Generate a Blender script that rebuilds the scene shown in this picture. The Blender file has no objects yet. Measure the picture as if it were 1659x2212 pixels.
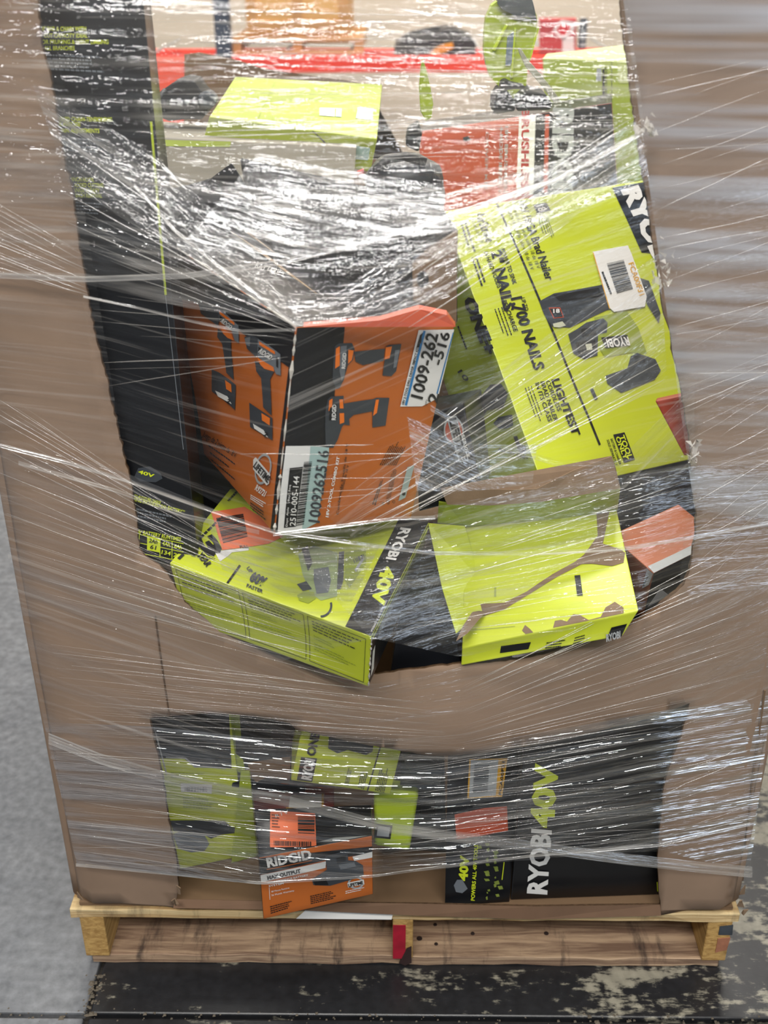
import bpy, bmesh, math, random
import numpy as np
from mathutils import Vector, Matrix, noise as mnoise
from mathutils.geometry import delaunay_2d_cdt
random.seed(7); np.random.seed(7)
SC = bpy.context.scene
COL = SC.collection
# ------------------------------------------------------------------ camera, world, lights, exposure
FPX = 2400.0
CX, CY, CZ, PITCH, YAW, ROLL = -0.01510469, -1.23055754, 1.47129372, 0.4858509, -0.01276162, -0.00281559
def _axes():
    cp, sp = math.cos(PITCH), math.sin(PITCH)
    f = np.array([math.sin(YAW)*cp, math.cos(YAW)*cp, -sp])
    r0 = np.array([math.cos(YAW), -math.sin(YAW), 0.0]); u0 = np.cross(r0, f)
    r = r0*math.cos(ROLL)+u0*math.sin(ROLL); u = np.cross(r, f)
    return np.array([CX, CY, CZ]), r, u, f
CO, CR, CU, CF = _axes()
cam = bpy.data.cameras.new('camera'); camo = bpy.data.objects.new('camera', cam); COL.objects.link(camo)
cam.sensor_fit = 'VERTICAL'; cam.sensor_height = 36.0; cam.lens = 36.0*FPX/2212.0
cam.clip_start = 0.02
M = Matrix((( CR[0], CU[0], -CF[0], CO[0]), (CR[1], CU[1], -CF[1], CO[1]), (CR[2], CU[2], -CF[2], CO[2]), (0, 0, 0, 1)))
camo.matrix_world = M
cam.dof.use_dof = True; cam.dof.focus_distance = 1.5; cam.dof.aperture_fstop = 5.0
SC.camera = camo

world = bpy.data.worlds.new('warehouse_air'); SC.world = world; world.use_nodes = True
world.node_tree.nodes['Background'].inputs[0].default_value = (0.86, 0.93, 1.0, 1)
world.node_tree.nodes['Background'].inputs[1].default_value = 0.20
def area(name, loc, target, sx, sy, power, col):
    l = bpy.data.lights.new(name, 'AREA'); l.shape = 'RECTANGLE'; l.size = sx; l.size_y = sy; l.energy = power; l.color = col
    o = bpy.data.objects.new(name, l); COL.objects.link(o); o.location = loc
    o.rotation_euler = (Vector(target)-Vector(loc)).to_track_quat('-Z', 'Y').to_euler()
    return o
area('high_bay_light', (-1.3, -3.0, 4.6), (-0.4, 0, 0.6), 2.2, 0.35, 190, (1, 0.97, 0.92))
area('high_bay_light', (1.2, -3.6, 4.6), (0.2, 0, 0.6), 2.2, 0.35, 190, (1, 0.97, 0.92))
area('high_bay_light', (-0.2, -0.6, 4.8), (-0.2, -0.2, 0), 2.6, 0.35, 170, (1, 0.97, 0.92))
area('high_bay_light', (-0.4, 1.9, 4.8), (-0.4, 1.7, 0), 2.6, 0.35, 200, (1, 0.97, 0.92))
area('high_bay_light', (0.3, 4.4, 5.0), (0.3, 5.0, 0), 4.0, 0.40, 420, (1, 0.95, 0.88))
area('dock_door_daylight', (3.7, -4.2, 1.0), (0.4, 0, 0.8), 1.8, 2.4, 75, (0.74, 0.85, 1.0))
area('dock_door_daylight', (-5.5, 1.5, 2.4), (-1, 0, 0.2), 2.4, 3.0, 70, (0.80, 0.88, 1.0))
SC.view_settings.view_transform = 'Standard'; SC.view_settings.look = 'None'
SC.view_settings.gamma = 1.0; SC.view_settings.use_curve_mapping = False
SC.view_settings.exposure = -0.65
SC.cycles.transparent_max_bounces = 24
SC.cycles.max_bounces = 6

# ------------------------------------------------------------------ projection helpers (pixel -> point on a world plane)
def ray(px, py):
    d = CF + CR*((px-829.5)/FPX) - CU*((py-1106)/FPX)
    return d/np.linalg.norm(d)
def at(px, py, Y):
    d = ray(px, py); return CO + d*(Y-CO[1])/d[1]
def atz(px, py, z):
    d = ray(px, py); return CO + d*(z-CO[2])/d[2]
def proj(P):
    d = np.asarray(P, float)-CO; w = d@CF
    return np.array([829.5+FPX*(d@CR)/w, 1106-FPX*(d@CU)/w])
def crop(ox, oy, s):
    return lambda *p: [(ox+p[i]/s, oy+p[i+1]/s) for i in range(0, len(p), 2)]
K3 = crop(150, 450, 3.016); K4 = crop(550, 450, 3.016); K5 = crop(950, 400, 2.765); K6 = crop(250, 950, 2.37)
K7 = crop(850, 900, 2.37); K8 = crop(550, 950, 4.74); L2 = crop(300, 1500, 2.765); L3 = crop(900, 1500, 2.186)
Q3 = crop(900, 0, 3.318); Q4 = crop(1250, 1050, 5.53)

# ------------------------------------------------------------------ materials
def lin(c):
    return tuple((x/12.92 if x <= 0.04045 else ((x+0.055)/1.055)**2.4) for x in [v/255 for v in c])+(1,)
def hexc(h): return (int(h[0:2], 16), int(h[2:4], 16), int(h[4:6], 16))
MATS = {}
def nt(m):
    m.use_nodes = True; return m.node_tree.nodes, m.node_tree.links, m.node_tree.nodes['Principled BSDF']
def paint(name, h, rough=0.38, var=0.08, scale=9, bump=0.0, spec=0.5, coat=0.0, stretch=None, metal=0.0):
    if name in MATS: return MATS[name]
    m = bpy.data.materials.new(name); N, L, b = nt(m)
    tc = N.new('ShaderNodeTexCoord'); src = tc.outputs['Object']
    if stretch:
        mp = N.new('ShaderNodeMapping'); mp.inputs['Scale'].default_value = stretch; L.new(src, mp.inputs[0]); src = mp.outputs[0]
    no = N.new('ShaderNodeTexNoise'); no.inputs['Scale'].default_value = scale; no.inputs['Detail'].default_value = 5
    L.new(src, no.inputs['Vector'])
    rp = N.new('ShaderNodeMapRange'); rp.inputs[1].default_value = 0.25; rp.inputs[2].default_value = 0.75
    rp.inputs[3].default_value = 1-var; rp.inputs[4].default_value = 1+var; L.new(no.outputs[0], rp.inputs[0])
    mx = N.new('ShaderNodeMix'); mx.data_type = 'RGBA'; mx.blend_type = 'MULTIPLY'; mx.inputs[0].default_value = 1
    mx.inputs[6].default_value = lin(hexc(h)); L.new(rp.outputs[0], mx.inputs[7]); L.new(mx.outputs[2], b.inputs['Base Color'])
    b.inputs['Roughness'].default_value = rough; b.inputs['Specular IOR Level'].default_value = spec
    b.inputs['Coat Weight'].default_value = coat; b.inputs['Metallic'].default_value = metal
    if bump:
        bp = N.new('ShaderNodeBump'); bp.inputs['Strength'].default_value = bump; bp.inputs['Distance'].default_value = 0.004
        L.new(no.outputs[0], bp.inputs['Height']); L.new(bp.outputs[0], b.inputs['Normal'])
    MATS[name] = m; return m
KRAFT = paint('kraft_board', '907966', 0.85, 0.07, 14, 0.25, 0.25)
KRAFT_IN = paint('kraft_inside', '7A624B', 0.9, 0.08, 14, 0.2, 0.2)
FLUTE = paint('corrugated_edge', '5F4A38', 0.95, 0.35, 160, 0.6, 0.1)
LIME = paint('lime_print', 'C6D236', 0.32, 0.04, 5, 0.05)
LIME_D = paint('lime_print_dull', 'AFC02A', 0.42, 0.06, 6, 0.05)
BLACK = paint('black_print', '121418', 0.34, 0.15, 7, 0.08)
BLACKG = paint('gloss_black_print', '16181D', 0.28, 0.15, 5, 0.15)
INK = paint('black_ink', '17181A', 0.5, 0.05, 9)
ORANGE = paint('orange_print', 'BE6628', 0.36, 0.06, 6, 0.08)
ORANGE_R = paint('red_orange_print', 'BC5030', 0.4, 0.06, 6, 0.05)
WHITE = paint('white_print', 'E9E8E4', 0.4, 0.04, 8)
GREY = paint('grey_print', 'A9ADAE', 0.4, 0.06, 8)
DGREY = paint('dark_grey_print', '3C4147', 0.4, 0.12, 14)
MGREY = paint('mid_grey_print', '6F757B', 0.4, 0.12, 14)
TEAL = paint('teal_grey_label', 'A8C2BE', 0.45, 0.05, 8)
BLUE = paint('blue_ink', '2C7DB8', 0.45, 0.05, 8)
STICK = paint('orange_sticker', 'F07A4E', 0.5, 0.05, 8)
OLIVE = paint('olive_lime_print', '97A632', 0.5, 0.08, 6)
LIMETXT = paint('lime_ink', 'CFDD2A', 0.45, 0.04, 8)
YEL = paint('amber_edge', 'D9A32B', 0.5, 0.04, 8)
RED = paint('red_print', 'B3322A', 0.45, 0.08, 8)
TORN = paint('torn_kraft', '85705C', 0.9, 0.14, 30, 0.5, 0.1)
WORN = paint('worn_white_edge', 'C9C4BA', 0.8, 0.3, 60, 0.3, 0.2)
RUBBER = paint('black_rubber', '17191C', 0.55, 0.15, 20, 0.1)
PLASTIC_L = paint('lime_plastic', 'B4C92C', 0.35, 0.06, 6, 0.0)

# ------------------------------------------------------------------ object helpers
def tag(o, label=None, cat=None, group=None, kind=None):
    if label: o['label'] = label
    if cat: o['category'] = cat
    if group: o['group'] = group
    if kind: o['kind'] = kind
    return o
def empty(name, loc, label=None, cat=None, group=None, kind=None):
    o = bpy.data.objects.new(name, None); COL.objects.link(o); o.location = loc; o.empty_display_size = 0.05
    o['_loc'] = list(map(float, loc)); return tag(o, label, cat, group, kind)
def link(name, me, mats, parent=None, label=None, kind=None, smooth=False):
    for m in (mats if isinstance(mats, (list, tuple)) else [mats]): me.materials.append(m)
    o = bpy.data.objects.new(name, me); COL.objects.link(o)
    if parent is not None:
        off = Vector(root_loc(parent)); me.transform(Matrix.Translation(-off)); o.parent = parent
    if smooth:
        me.polygons.foreach_set('use_smooth', [True]*len(me.polygons))
    return tag(o, label=label, kind=kind)
def root_loc(o):
    while o.parent is not None: o = o.parent
    return o.get('_loc', (0, 0, 0))
def setbase(o):
    """top-level mesh: put its origin at its base"""
    me = o.data; vs = [v.co for v in me.vertices]
    c = Vector((sum(v.x for v in vs)/len(vs), sum(v.y for v in vs)/len(vs), min(v.z for v in vs)))
    me.transform(Matrix.Translation(-c)); o.location = c; o['_loc'] = list(c); return o
def mesh(verts, faces, name='m'):
    me = bpy.data.meshes.new(name); me.from_pydata([tuple(map(float, v)) for v in verts], [], faces); me.update(); return me
def bevel(o, w, seg=2, ang=0.5):
    md = o.modifiers.new('bevel', 'BEVEL'); md.width = w; md.segments = seg; md.limit_method = 'ANGLE'; md.angle_limit = ang
    md.harden_normals = False
    return o
def boxmesh(lo, hi):
    x0, y0, z0 = lo; x1, y1, z1 = hi
    v = [(x0,y0,z0),(x1,y0,z0),(x1,y1,z0),(x0,y1,z0),(x0,y0,z1),(x1,y0,z1),(x1,y1,z1),(x0,y1,z1)]
    return mesh(v, [(0,3,2,1),(4,5,6,7),(0,1,5,4),(1,2,6,5),(2,3,7,6),(3,0,4,7)])
def box(name, lo, hi, mat, parent=None, bev=0.0, **k):
    o = link(name, boxmesh(lo, hi), mat, parent, **k)
    if bev: bevel(o, bev)
    return o
def slabmesh(pts, back):
    """pts: list of 3D front points (ccw seen from the front), back: offset vector"""
    n = len(pts); bm = bmesh.new()
    a = [bm.verts.new(tuple(p)) for p in pts]; b = [bm.verts.new(tuple(np.asarray(p)+back)) for p in pts]
    f = bm.faces.new(a); g = bm.faces.new(b[::-1])
    for i in range(n):
        bm.faces.new((a[i], b[i], b[(i+1) % n], a[(i+1) % n]))
    bmesh.ops.triangulate(bm, faces=[f, g]); bmesh.ops.recalc_face_normals(bm, faces=bm.faces)
    me = bpy.data.meshes.new('slab'); bm.to_mesh(me); bm.free(); return me
def slab(name, pxs, Y, thick, mat, parent=None, bev=0.004, Ys=None, **k):
    pts = [at(x, y, (Ys[i] if Ys else Y)) for i, (x, y) in enumerate(pxs)]
    o = link(name, slabmesh(pts, np.array([0, thick, 0.0])), mat, parent, **k)
    if bev: bevel(o, bev, 3, 0.7)
    return o
def tube(pts, r, seg=6, closed=False):
    pts = [Vector(tuple(p)) for p in pts]; V = []; Fc = []
    for i, p in enumerate(pts):
        t = (pts[min(i+1, len(pts)-1)]-pts[max(i-1, 0)]).normalized()
        s = t.cross(Vector((0, 0, 1)));  s = s.normalized() if s.length > 1e-4 else Vector((1, 0, 0)); w = s.cross(t)
        rr = r[i] if isinstance(r, (list, tuple)) else r
        for k in range(seg):
            a = 2*math.pi*k/seg; V.append(p+s*math.cos(a)*rr+w*math.sin(a)*rr)
    for i in range(len(pts)-1):
        for k in range(seg):
            Fc.append((i*seg+k, i*seg+(k+1) % seg, (i+1)*seg+(k+1) % seg, (i+1)*seg+k))
    Fc.append(tuple(range(seg))[::-1]); Fc.append(tuple((len(pts)-1)*seg+k for k in range(seg)))
    return V, Fc
def lumpmesh(c, rad, seed, amp=0.18, seg=32, power=2.6):
    """rounded moulded body: superellipsoid with soft irregularity"""
    bm = bmesh.new(); bmesh.ops.create_icosphere(bm, subdivisions=4, radius=1)
    for v in bm.verts:
        d = v.co.normalized(); q = (abs(d.x)**power+abs(d.y)**power+abs(d.z)**power)**(-1/power)
        n = 1+amp*mnoise.noise(d*1.7+Vector((seed, 0, 0)))
        v.co = Vector((c[0]+d.x*q*n*rad[0], c[1]+d.y*q*n*rad[1], c[2]+d.z*q*n*rad[2]))
    me = bpy.data.meshes.new('lump'); bm.to_mesh(me); bm.free(); return me

# ------------------------------------------------------------------ cartons (crushed hexahedra) with printed faces
def rotv(v):
    v = np.array(v, float); t = np.linalg.norm(v)
    if t < 1e-9: return np.eye(3)
    k = v/t; K = np.array([[0, -k[2], k[1]], [k[2], 0, -k[0]], [-k[1], k[0], 0]])
    return np.eye(3)+math.sin(t)*K+(1-math.cos(t))*K@K
FACES = {'-Y': ('---', '+--', '--+', '+-+'), '-X': ('-+-', '---', '-++', '--+'), '+X': ('+--', '++-', '+-+', '+++'),
         '+Z': ('--+', '+-+', '-++', '+++'), '-Z': ('-+-', '++-', '---', '+--'), '+Y': ('++-', '-+-', '+++', '-++')}
NG = 10
class Carton:
    def __init__(s, name, label, cat, prm, snap, cols={}, dent=0.004, seed=0, group=None, skip=(), bev=0.0016, body='carton_body', ground=None, push=1.0):
        p = np.array(prm, float); Rm = rotv(p[3:6]); s.c = {}
        for a in '-+':
            for b in '-+':
                for c in '-+':
                    sg = np.array([{'-': -1, '+': 1}[q] for q in (a, b, c)])
                    s.c[a+b+c] = p[:3]+Rm@(sg*p[6:9]/2)
        for k, v in snap.items(): s.c[k] = at(v[0], v[1], s.c[k][1] if len(v) < 3 else v[2])
        if ground is not None:
            for k in s.c:
                if s.c[k][2] < ground or k[2] == '-':
                    q = proj(s.c[k]); s.c[k] = atz(q[0], q[1], ground) if k in snap else np.array([s.c[k][0], s.c[k][1], ground])
        for k in s.c: s.c[k] = CO+(s.c[k]-CO)*push
        for k in list(s.c):                      # keep contents inside the bin walls
            q = ('+' if k[0] == '-' else '-')+k[1:]; a_, b_ = s.c[q], s.c[k]
            if -0.1 < b_[1] < 1.3 and abs(b_[0]) > .500 and abs(a_[0]) < .5:
                t_ = (math.copysign(.500, b_[0])-a_[0])/(b_[0]-a_[0]); s.c[k] = a_+(b_-a_)*t_
        s.dent = dent; s.seed = seed
        P = np.array(list(s.c.values())); s.root = empty(name, (P[:, 0].mean(), P[:, 1].mean(), P[:, 2].min()), label, cat, group)
        s.H = {}
        bm = bmesh.new()
        mats = []; 
        for fi, f in enumerate(FACES):
            if f in skip: continue
            m = cols.get(f, cols['*'])
            if m not in mats: mats.append(m)
            g = [[bm.verts.new(tuple(s.P(f, i/NG, j/NG))) for i in range(NG+1)] for j in range(NG+1)]
            for j in range(NG):
                for i in range(NG):
                    q = bm.faces.new((g[j][i], g[j][i+1], g[j+1][i+1], g[j+1][i])); q.material_index = mats.index(m); q.smooth = True
        bmesh.ops.remove_doubles(bm, verts=bm.verts, dist=1e-5)
        me = bpy.data.meshes.new(name); bm.to_mesh(me); bm.free()
        s.body = link(body, me, mats, s.root)
        if skip:
            md = s.body.modifiers.new('solid', 'SOLIDIFY'); md.thickness = 0.003; md.offset = -1
        elif bev:
            bevel(s.body, bev, 2, 0.6)
    def P(s, f, u, v, off=0.0):
        a, b, c, d = [s.c[k] for k in FACES[f]]
        p = a*(1-u)*(1-v)+b*u*(1-v)+c*(1-u)*v+d*u*v
        n = np.cross((b-a)*(1-v)+(d-c)*v, (c-a)*(1-u)+(d-b)*u); n = n/np.linalg.norm(n)
        uu, vv = min(max(u, 0), 1), min(max(v, 0), 1)
        w = (max(0.0, math.sin(math.pi*uu)*math.sin(math.pi*vv)))**0.7
        dd = s.dent*w*(mnoise.noise(Vector(tuple(p*9))+Vector((s.seed, 0, 0)))-0.35)
        return p+n*(dd+off)
    def uv(s, f, px):
        if f not in s.H:
            src = [proj(s.c[k]) for k in FACES[f]]; dst = [(0, 0), (1, 0), (0, 1), (1, 1)]; A = []; B = []
            for (x, y), (u, v) in zip(src, dst):
                A.append([x, y, 1, 0, 0, 0, -u*x, -u*y]); B.append(u)
                A.append([0, 0, 0, x, y, 1, -v*x, -v*y]); B.append(v)
            s.H[f] = np.append(np.linalg.solve(np.array(A), np.array(B)), 1).reshape(3, 3)
        q = s.H[f]@np.array([px[0], px[1], 1.0]); return q[0]/q[2], q[1]/q[2]
    def patch(s, f, name, mat, polys, lvl=1, label=None, parent=None, clamp=True, kind=None):
        """polygons given where the print lies on the face"""
        bm = bmesh.new()
        for pl in polys:
            uvs = [s.uv(f, q) for q in pl]
            if clamp: uvs = [(min(max(u, .003), .997), min(max(v, .003), .997)) for u, v in uvs]
            ok = []
            for q in uvs:
                if not ok or abs(q[0]-ok[-1][0])+abs(q[1]-ok[-1][1]) > 1e-6: ok.append(q)
            if len(ok) < 3: continue
            bm.faces.new([bm.verts.new((u, v, 0)) for u, v in ok])
        if not bm.faces: bm.free(); return None
        us = [v.co.x for v in bm.verts]; vs = [v.co.y for v in bm.verts]
        bmesh.ops.triangulate(bm, faces=bm.faces[:])
        if len(polys) <= 12:
            for i in range(1, NG):
                if min(us) < i/NG < max(us): bmesh.ops.bisect_plane(bm, geom=bm.verts[:]+bm.edges[:]+bm.faces[:], plane_co=(i/NG, 0, 0), plane_no=(1, 0, 0))
                if min(vs) < i/NG < max(vs): bmesh.ops.bisect_plane(bm, geom=bm.verts[:]+bm.edges[:]+bm.faces[:], plane_co=(0, i/NG, 0), plane_no=(0, 1, 0))
        for q in bm.faces:
            if q.normal.z < 0: q.normal_flip()
        for v in bm.verts: v.co = Vector(tuple(s.P(f, v.co.x, v.co.y, 0.0004+0.00045*lvl)))
        me = bpy.data.meshes.new(name); bm.to_mesh(me); bm.free()
        return link(name, me, mat, parent or s.root, label=label, kind=kind)
    def text(s, f, txt, a, b, h, mat, lvl=3, bold=0.0, up=None, shear=0.0, name='lettering', parent=None):
        V, Fc = glyphs(txt, bold, shear)
        a = np.array(a, float); b = np.array(b, float); d = b-a; n = d/np.linalg.norm(d)
        upv = np.array([n[1], -n[0]])*h if up is None else np.array(up, float)
        vs = []
        for x, y in V:
            q = a+d*x+upv*y; u, v = s.uv(f, q); vs.append(s.P(f, u, v, 0.0004+0.00045*lvl))
        return link(name, mesh(vs, Fc), mat, parent or s.root)
    def bars(s, f, quad, n, mat, lvl=3, vert=False, seed=1, name='barcode', parent=None):
        rnd = random.Random(seed); q = [np.array(p, float) for p in quad]; polys = []; t = 0.0
        Qf = lambda a, b: tuple(q[0]*(1-a)*(1-b)+q[1]*a*(1-b)+q[2]*a*b+q[3]*(1-a)*b)
        ws = [(rnd.choice([1, 1, 2, 3]), rnd.choice([1, 1, 2])) for _ in range(n)]; T = sum(a+b for a, b in ws)
        for w, g in ws:
            a0, a1 = t/T, (t+w)/T; t += w+g
            polys.append([Qf(a0, 0), Qf(a1, 0), Qf(a1, 1), Qf(a0, 1)] if not vert else [Qf(0, a0), Qf(1, a0), Qf(1, a1), Qf(0, a1)])
        return s.patch(f, name, mat, polys, lvl, parent=parent)
    def fine(s, f, quad, rows, mat, lvl=2, seed=2, fill=0.5, name='fine_print'):
        """rows of tiny words; quad[0]->quad[1] is the reading direction, rows go towards quad[3]"""
        rnd = random.Random(seed); q = [np.array(p, float) for p in quad]; polys = []
        Qf = lambda a, b: tuple(q[0]*(1-a)*(1-b)+q[1]*a*(1-b)+q[2]*a*b+q[3]*(1-a)*b)
        for r in range(rows):
            x = 0.0; end = rnd.uniform(0.7, 1.0); b0, b1 = (r+0.2)/rows, (r+0.2+fill)/rows
            while x < end:
                w = rnd.uniform(0.03, 0.11); x1 = min(x+w, end)
                polys.append([Qf(x, b0), Qf(x1, b0), Qf(x1, b1), Qf(x, b1)]); x = x1+0.018
        return s.patch(f, name, mat, polys, lvl)
    def quad(s, f, name, mat, a, b, w, lvl=2):
        a = np.array(a, float); b = np.array(b, float); n = (b-a)/np.linalg.norm(b-a); m = np.array([-n[1], n[0]])*w/2
        return s.patch(f, name, mat, [[tuple(a-m), tuple(b-m), tuple(b+m), tuple(a+m)]], lvl)
    def edge(s, ks, w=0.0016, mat=None, n=14, seed=3):
        """scuffed board showing along an edge"""
        rnd = random.Random(seed); a, b = s.c[ks[0]], s.c[ks[1]]; cen = sum(s.c.values())/8
        V = []; Fc = []
        t = 0.02
        while t < 0.97:
            l = rnd.uniform(0.02, 0.14); t1 = min(t+l, 0.98); r = rnd.uniform(0.5, 1.2)*w
            o = len(V); v, fc = tube([a+(b-a)*t, a+(b-a)*(t+t1)/2, a+(b-a)*t1], [r*0.3, r, r*0.3], 5)
            V += v; Fc += [tuple(i+o for i in q) for q in fc]; t = t1+rnd.uniform(0.0, 0.06)
        return link('worn_edge', mesh(V, Fc), mat or WORN, s.root)
_GC = {}
def glyphs(txt, bold=0.0, shear=0.0):
    key = (txt, bold, shear)
    if key in _GC: return _GC[key]
    cu = bpy.data.curves.new('t', 'FONT'); cu.body = txt; cu.size = 1; cu.offset = bold; cu.shear = shear; cu.resolution_u = 2
    o = bpy.data.objects.new('t', cu); COL.objects.link(o); dg = bpy.context.evaluated_depsgraph_get(); dg.update()
    me = bpy.data.meshes.new_from_object(o.evaluated_get(dg)); V = [(v.co.x, v.co.y) for v in me.vertices]; Fc = [tuple(p.vertices) for p in me.polygons]
    bpy.data.objects.remove(o); bpy.data.curves.remove(cu); bpy.data.meshes.remove(me)
    x0 = min(v[0] for v in V); x1 = max(v[0] for v in V); cap = 0.72
    _GC[key] = ([((x-x0)/(x1-x0), y/cap) for x, y in V], Fc); return _GC[key]

# ------------------------------------------------------------------ SETTING: floor slabs, wall
def concrete(name, base, dark, flake_lo, flake_hi, scratch=1.0, grad=0.0):
    m = bpy.data.materials.new(name); N, L, b = nt(m)
    tc = N.new('ShaderNodeTexCoord'); n1 = N.new('ShaderNodeTexNoise'); n1.inputs['Scale'].default_value = 7; n1.inputs['Detail'].default_value = 12; n1.inputs['Roughness'].default_value = 0.74
    mp = N.new('ShaderNodeMapping'); mp.inputs['Scale'].default_value = (scratch, 2.2, 1); L.new(tc.outputs['Object'], mp.inputs[0]); L.new(mp.outputs[0], n1.inputs['Vector'])
    n2 = N.new('ShaderNodeTexNoise'); n2.inputs['Scale'].default_value = 60; n2.inputs['Detail'].default_value = 4; L.new(tc.outputs['Object'], n2.inputs['Vector'])
    ad = N.new('ShaderNodeMath'); ad.operation = 'MULTIPLY_ADD'; ad.inputs[1].default_value = 0.25; L.new(n2.outputs[0], ad.inputs[0]); L.new(n1.outputs[0], ad.inputs[2])
    sx = N.new('ShaderNodeSeparateXYZ'); L.new(tc.outputs['Object'], sx.inputs[0])
    gr = N.new('ShaderNodeMapRange'); gr.inputs[1].default_value = 0.2; gr.inputs[2].default_value = 0.75; gr.inputs[4].default_value = grad; L.new(sx.outputs[0], gr.inputs[0])
    a3 = N.new('ShaderNodeMath'); L.new(ad.outputs[0], a3.inputs[0]); L.new(gr.outputs[0], a3.inputs[1])
    rp = N.new('ShaderNodeMapRange'); rp.inputs[1].default_value = flake_lo; rp.inputs[2].default_value = flake_hi; L.new(a3.outputs[0], rp.inputs[0])
    mx = N.new('ShaderNodeMix'); mx.data_type = 'RGBA'; mx.inputs[6].default_value = lin(hexc(dark)); mx.inputs[7].default_value = lin(hexc(base))
    L.new(rp.outputs[0], mx.inputs[0])
    m2 = N.new('ShaderNodeMix'); m2.data_type = 'RGBA'; m2.blend_type = 'MULTIPLY'; m2.inputs[0].default_value = 0.6
    r2 = N.new('ShaderNodeMapRange'); r2.inputs[1].default_value = 0.3; r2.inputs[2].default_value = 0.7; r2.inputs[3].default_value = 0.6; r2.inputs[4].default_value = 1.3
    L.new(n2.outputs[0], r2.inputs[0]); L.new(mx.outputs[2], m2.inputs[6]); L.new(r2.outputs[0], m2.inputs[7]); L.new(m2.outputs[2], b.inputs['Base Color'])
    b.inputs['Roughness'].default_value = 0.30
    bp = N.new('ShaderNodeBump'); bp.inputs['Strength'].default_value = 0.25; bp.inputs['Distance'].default_value = 0.003; L.new(ad.outputs[0], bp.inputs['Height']); L.new(bp.outputs[0], b.inputs['Normal'])
    return m
CON_L = concrete('bare_concrete', '797B7E', '5A5D62', 0.30, 0.95, 2.2)
CON_D = concrete('worn_dark_paint', '8A8678', '232427', 0.69, 0.75, 0.6, 0.12)
floor = empty('floor', (0, 0, 0)); floor['kind'] = 'structure'
jx = float(atz(200, 2150, 0)[0]); jy = float(atz(500, 2196, 0)[1]); rx = float(atz(1440, 2120, 0)[0])
g = 0.004
def floor_slab(x0, x1, y0, y1, mat):
    o = link('concrete_slab', boxmesh((x0, y0, -0.05), (x1, y1, 0)), mat, floor); bevel(o, 0.003, 2); return o
floor_slab(-7, jx-g, jy+g, 9, CON_L); floor_slab(jx+g, 7, jy+g, 1.7, CON_D)
floor_slab(jx+g, 7, 1.703, 9, CON_L); floor_slab(-7, jx-g, -4, jy-g, CON_L); floor_slab(jx+g, 7, -4, jy-g, CON_D)
link('joint_filler', boxmesh((-7, -4, -0.06), (7, 9, -0.012)), paint('joint_dirt', '2A2622', 0.95, 0.4, 40), floor)
# crumbled edge of the joints: small chips
rnd = random.Random(5); V = []; Fc = []
for i in range(240):
    if i < 90: p = (jx+rnd.gauss(0, 0.006), rnd.uniform(jy, -0.02), 0.0)
    else: p = (rnd.uniform(-0.75, 0.75), jy+rnd.gauss(0, 0.006), 0.0)
    r = rnd.uniform(0.0006, 0.0024)*(1 if i % 9 else 2); o = len(V)
    V += [(p[0]-r, p[1]-r, 0), (p[0]+r, p[1]-r*.7, 0), (p[0]+r*.6, p[1]+r, 0), (p[0]-r*.8, p[1]+r*.8, 0), (p[0], p[1], r*.7)]
    Fc += [(o, o+1, o+4), (o+1, o+2, o+4), (o+2, o+3, o+4), (o+3, o, o+4)]
link('joint_chips', mesh(V, Fc), paint('concrete_chip', '5E564A', 0.9, 0.3, 60), floor, kind='stuff')
wall = link('wall_back', boxmesh((-5, 6.4, 0), (5, 6.5, 4.5)), paint('beige_wall_paint', 'D9CCB8', 0.8, 0.04, 2, 0.05)); wall['kind'] = 'structure'; setbase(wall)

# ------------------------------------------------------------------ background things on the far rack
YB = 4.6
RACK_O = paint('rack_orange', 'FF3A1E', 0.45, 0.05, 3)
rack = empty('pallet_rack', (0, YB, 0), 'orange steel rack beam with dark upright beyond the carton', 'rack')
def bpx(name, x0, y0, x1, y1, Y, thick, mat, parent, bev=0.006):
    a = at(x0, y1, Y); b = at(x1, y0, Y); return box(name, (a[0], Y, a[2]), (b[0], Y+thick, b[2]), mat, parent, bev)
bpx('front_beam', 300, 121, 1500, 158, YB, 0.05, RACK_O, rack)
bpx('rear_beam', 300, 105, 1500, 128, YB+0.9, 0.05, RACK_O, rack)
a = at(468, 120, YB); 
box('upright', (a[0], YB-0.02, 0), (a[0]+0.075, YB+0.05, 2.6), paint('upright_blue', '2E3B4E', 0.5, 0.1, 5), rack, 0.005)
a2 = at(1480, 120, YB); box('upright', (a2[0], YB-0.02, 0), (a2[0]+0.075, YB+0.05, 2.6), MATS['upright_blue'], rack, 0.005)
zb = float(at(800, 121, YB)[2])
for i in range(9):
    x = -1.25+i*0.33; box('deck_wire', (x, YB+0.0, zb-0.004), (x+0.012, YB+0.95, zb+0.002), GREY, rack, 0)
# pallet with wooden crate
WOODB = paint('far_wood', 'C79355', 0.7, 0.15, 6, stretch=(1, 6, 6))
fp = empty('far_pallet', (float(at(640, 119, YB+0.05)[0]), YB+0.05, zb+0.002), 'pale wood pallet on the orange rack beam', 'pallet')
x0 = float(at(502, 119, YB+.05)[0]); x1 = float(at(785, 119, YB+.05)[0]); zt = float(at(640, 82, YB+.05)[2]); z0 = zb+0.002; hh = zt-z0
for j in range(4):
    y = YB+.05+j*0.2; box('deck_board', (x0, y, zt-hh*0.22), (x1, y+0.15, zt), WOODB, fp, 0.002)
    if j in (0, 3): box('bottom_board', (x0, y, z0), (x1, y+0.1, z0+hh*0.2), WOODB, fp, 0.002)
for k in range(3):
    xx = x0+(x1-x0-0.045)*k/2; box('stringer', (xx, YB+.052, z0+hh*0.2), (xx+0.045, YB+.79, zt-hh*0.22), WOODB, fp, 0.002)
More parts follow.
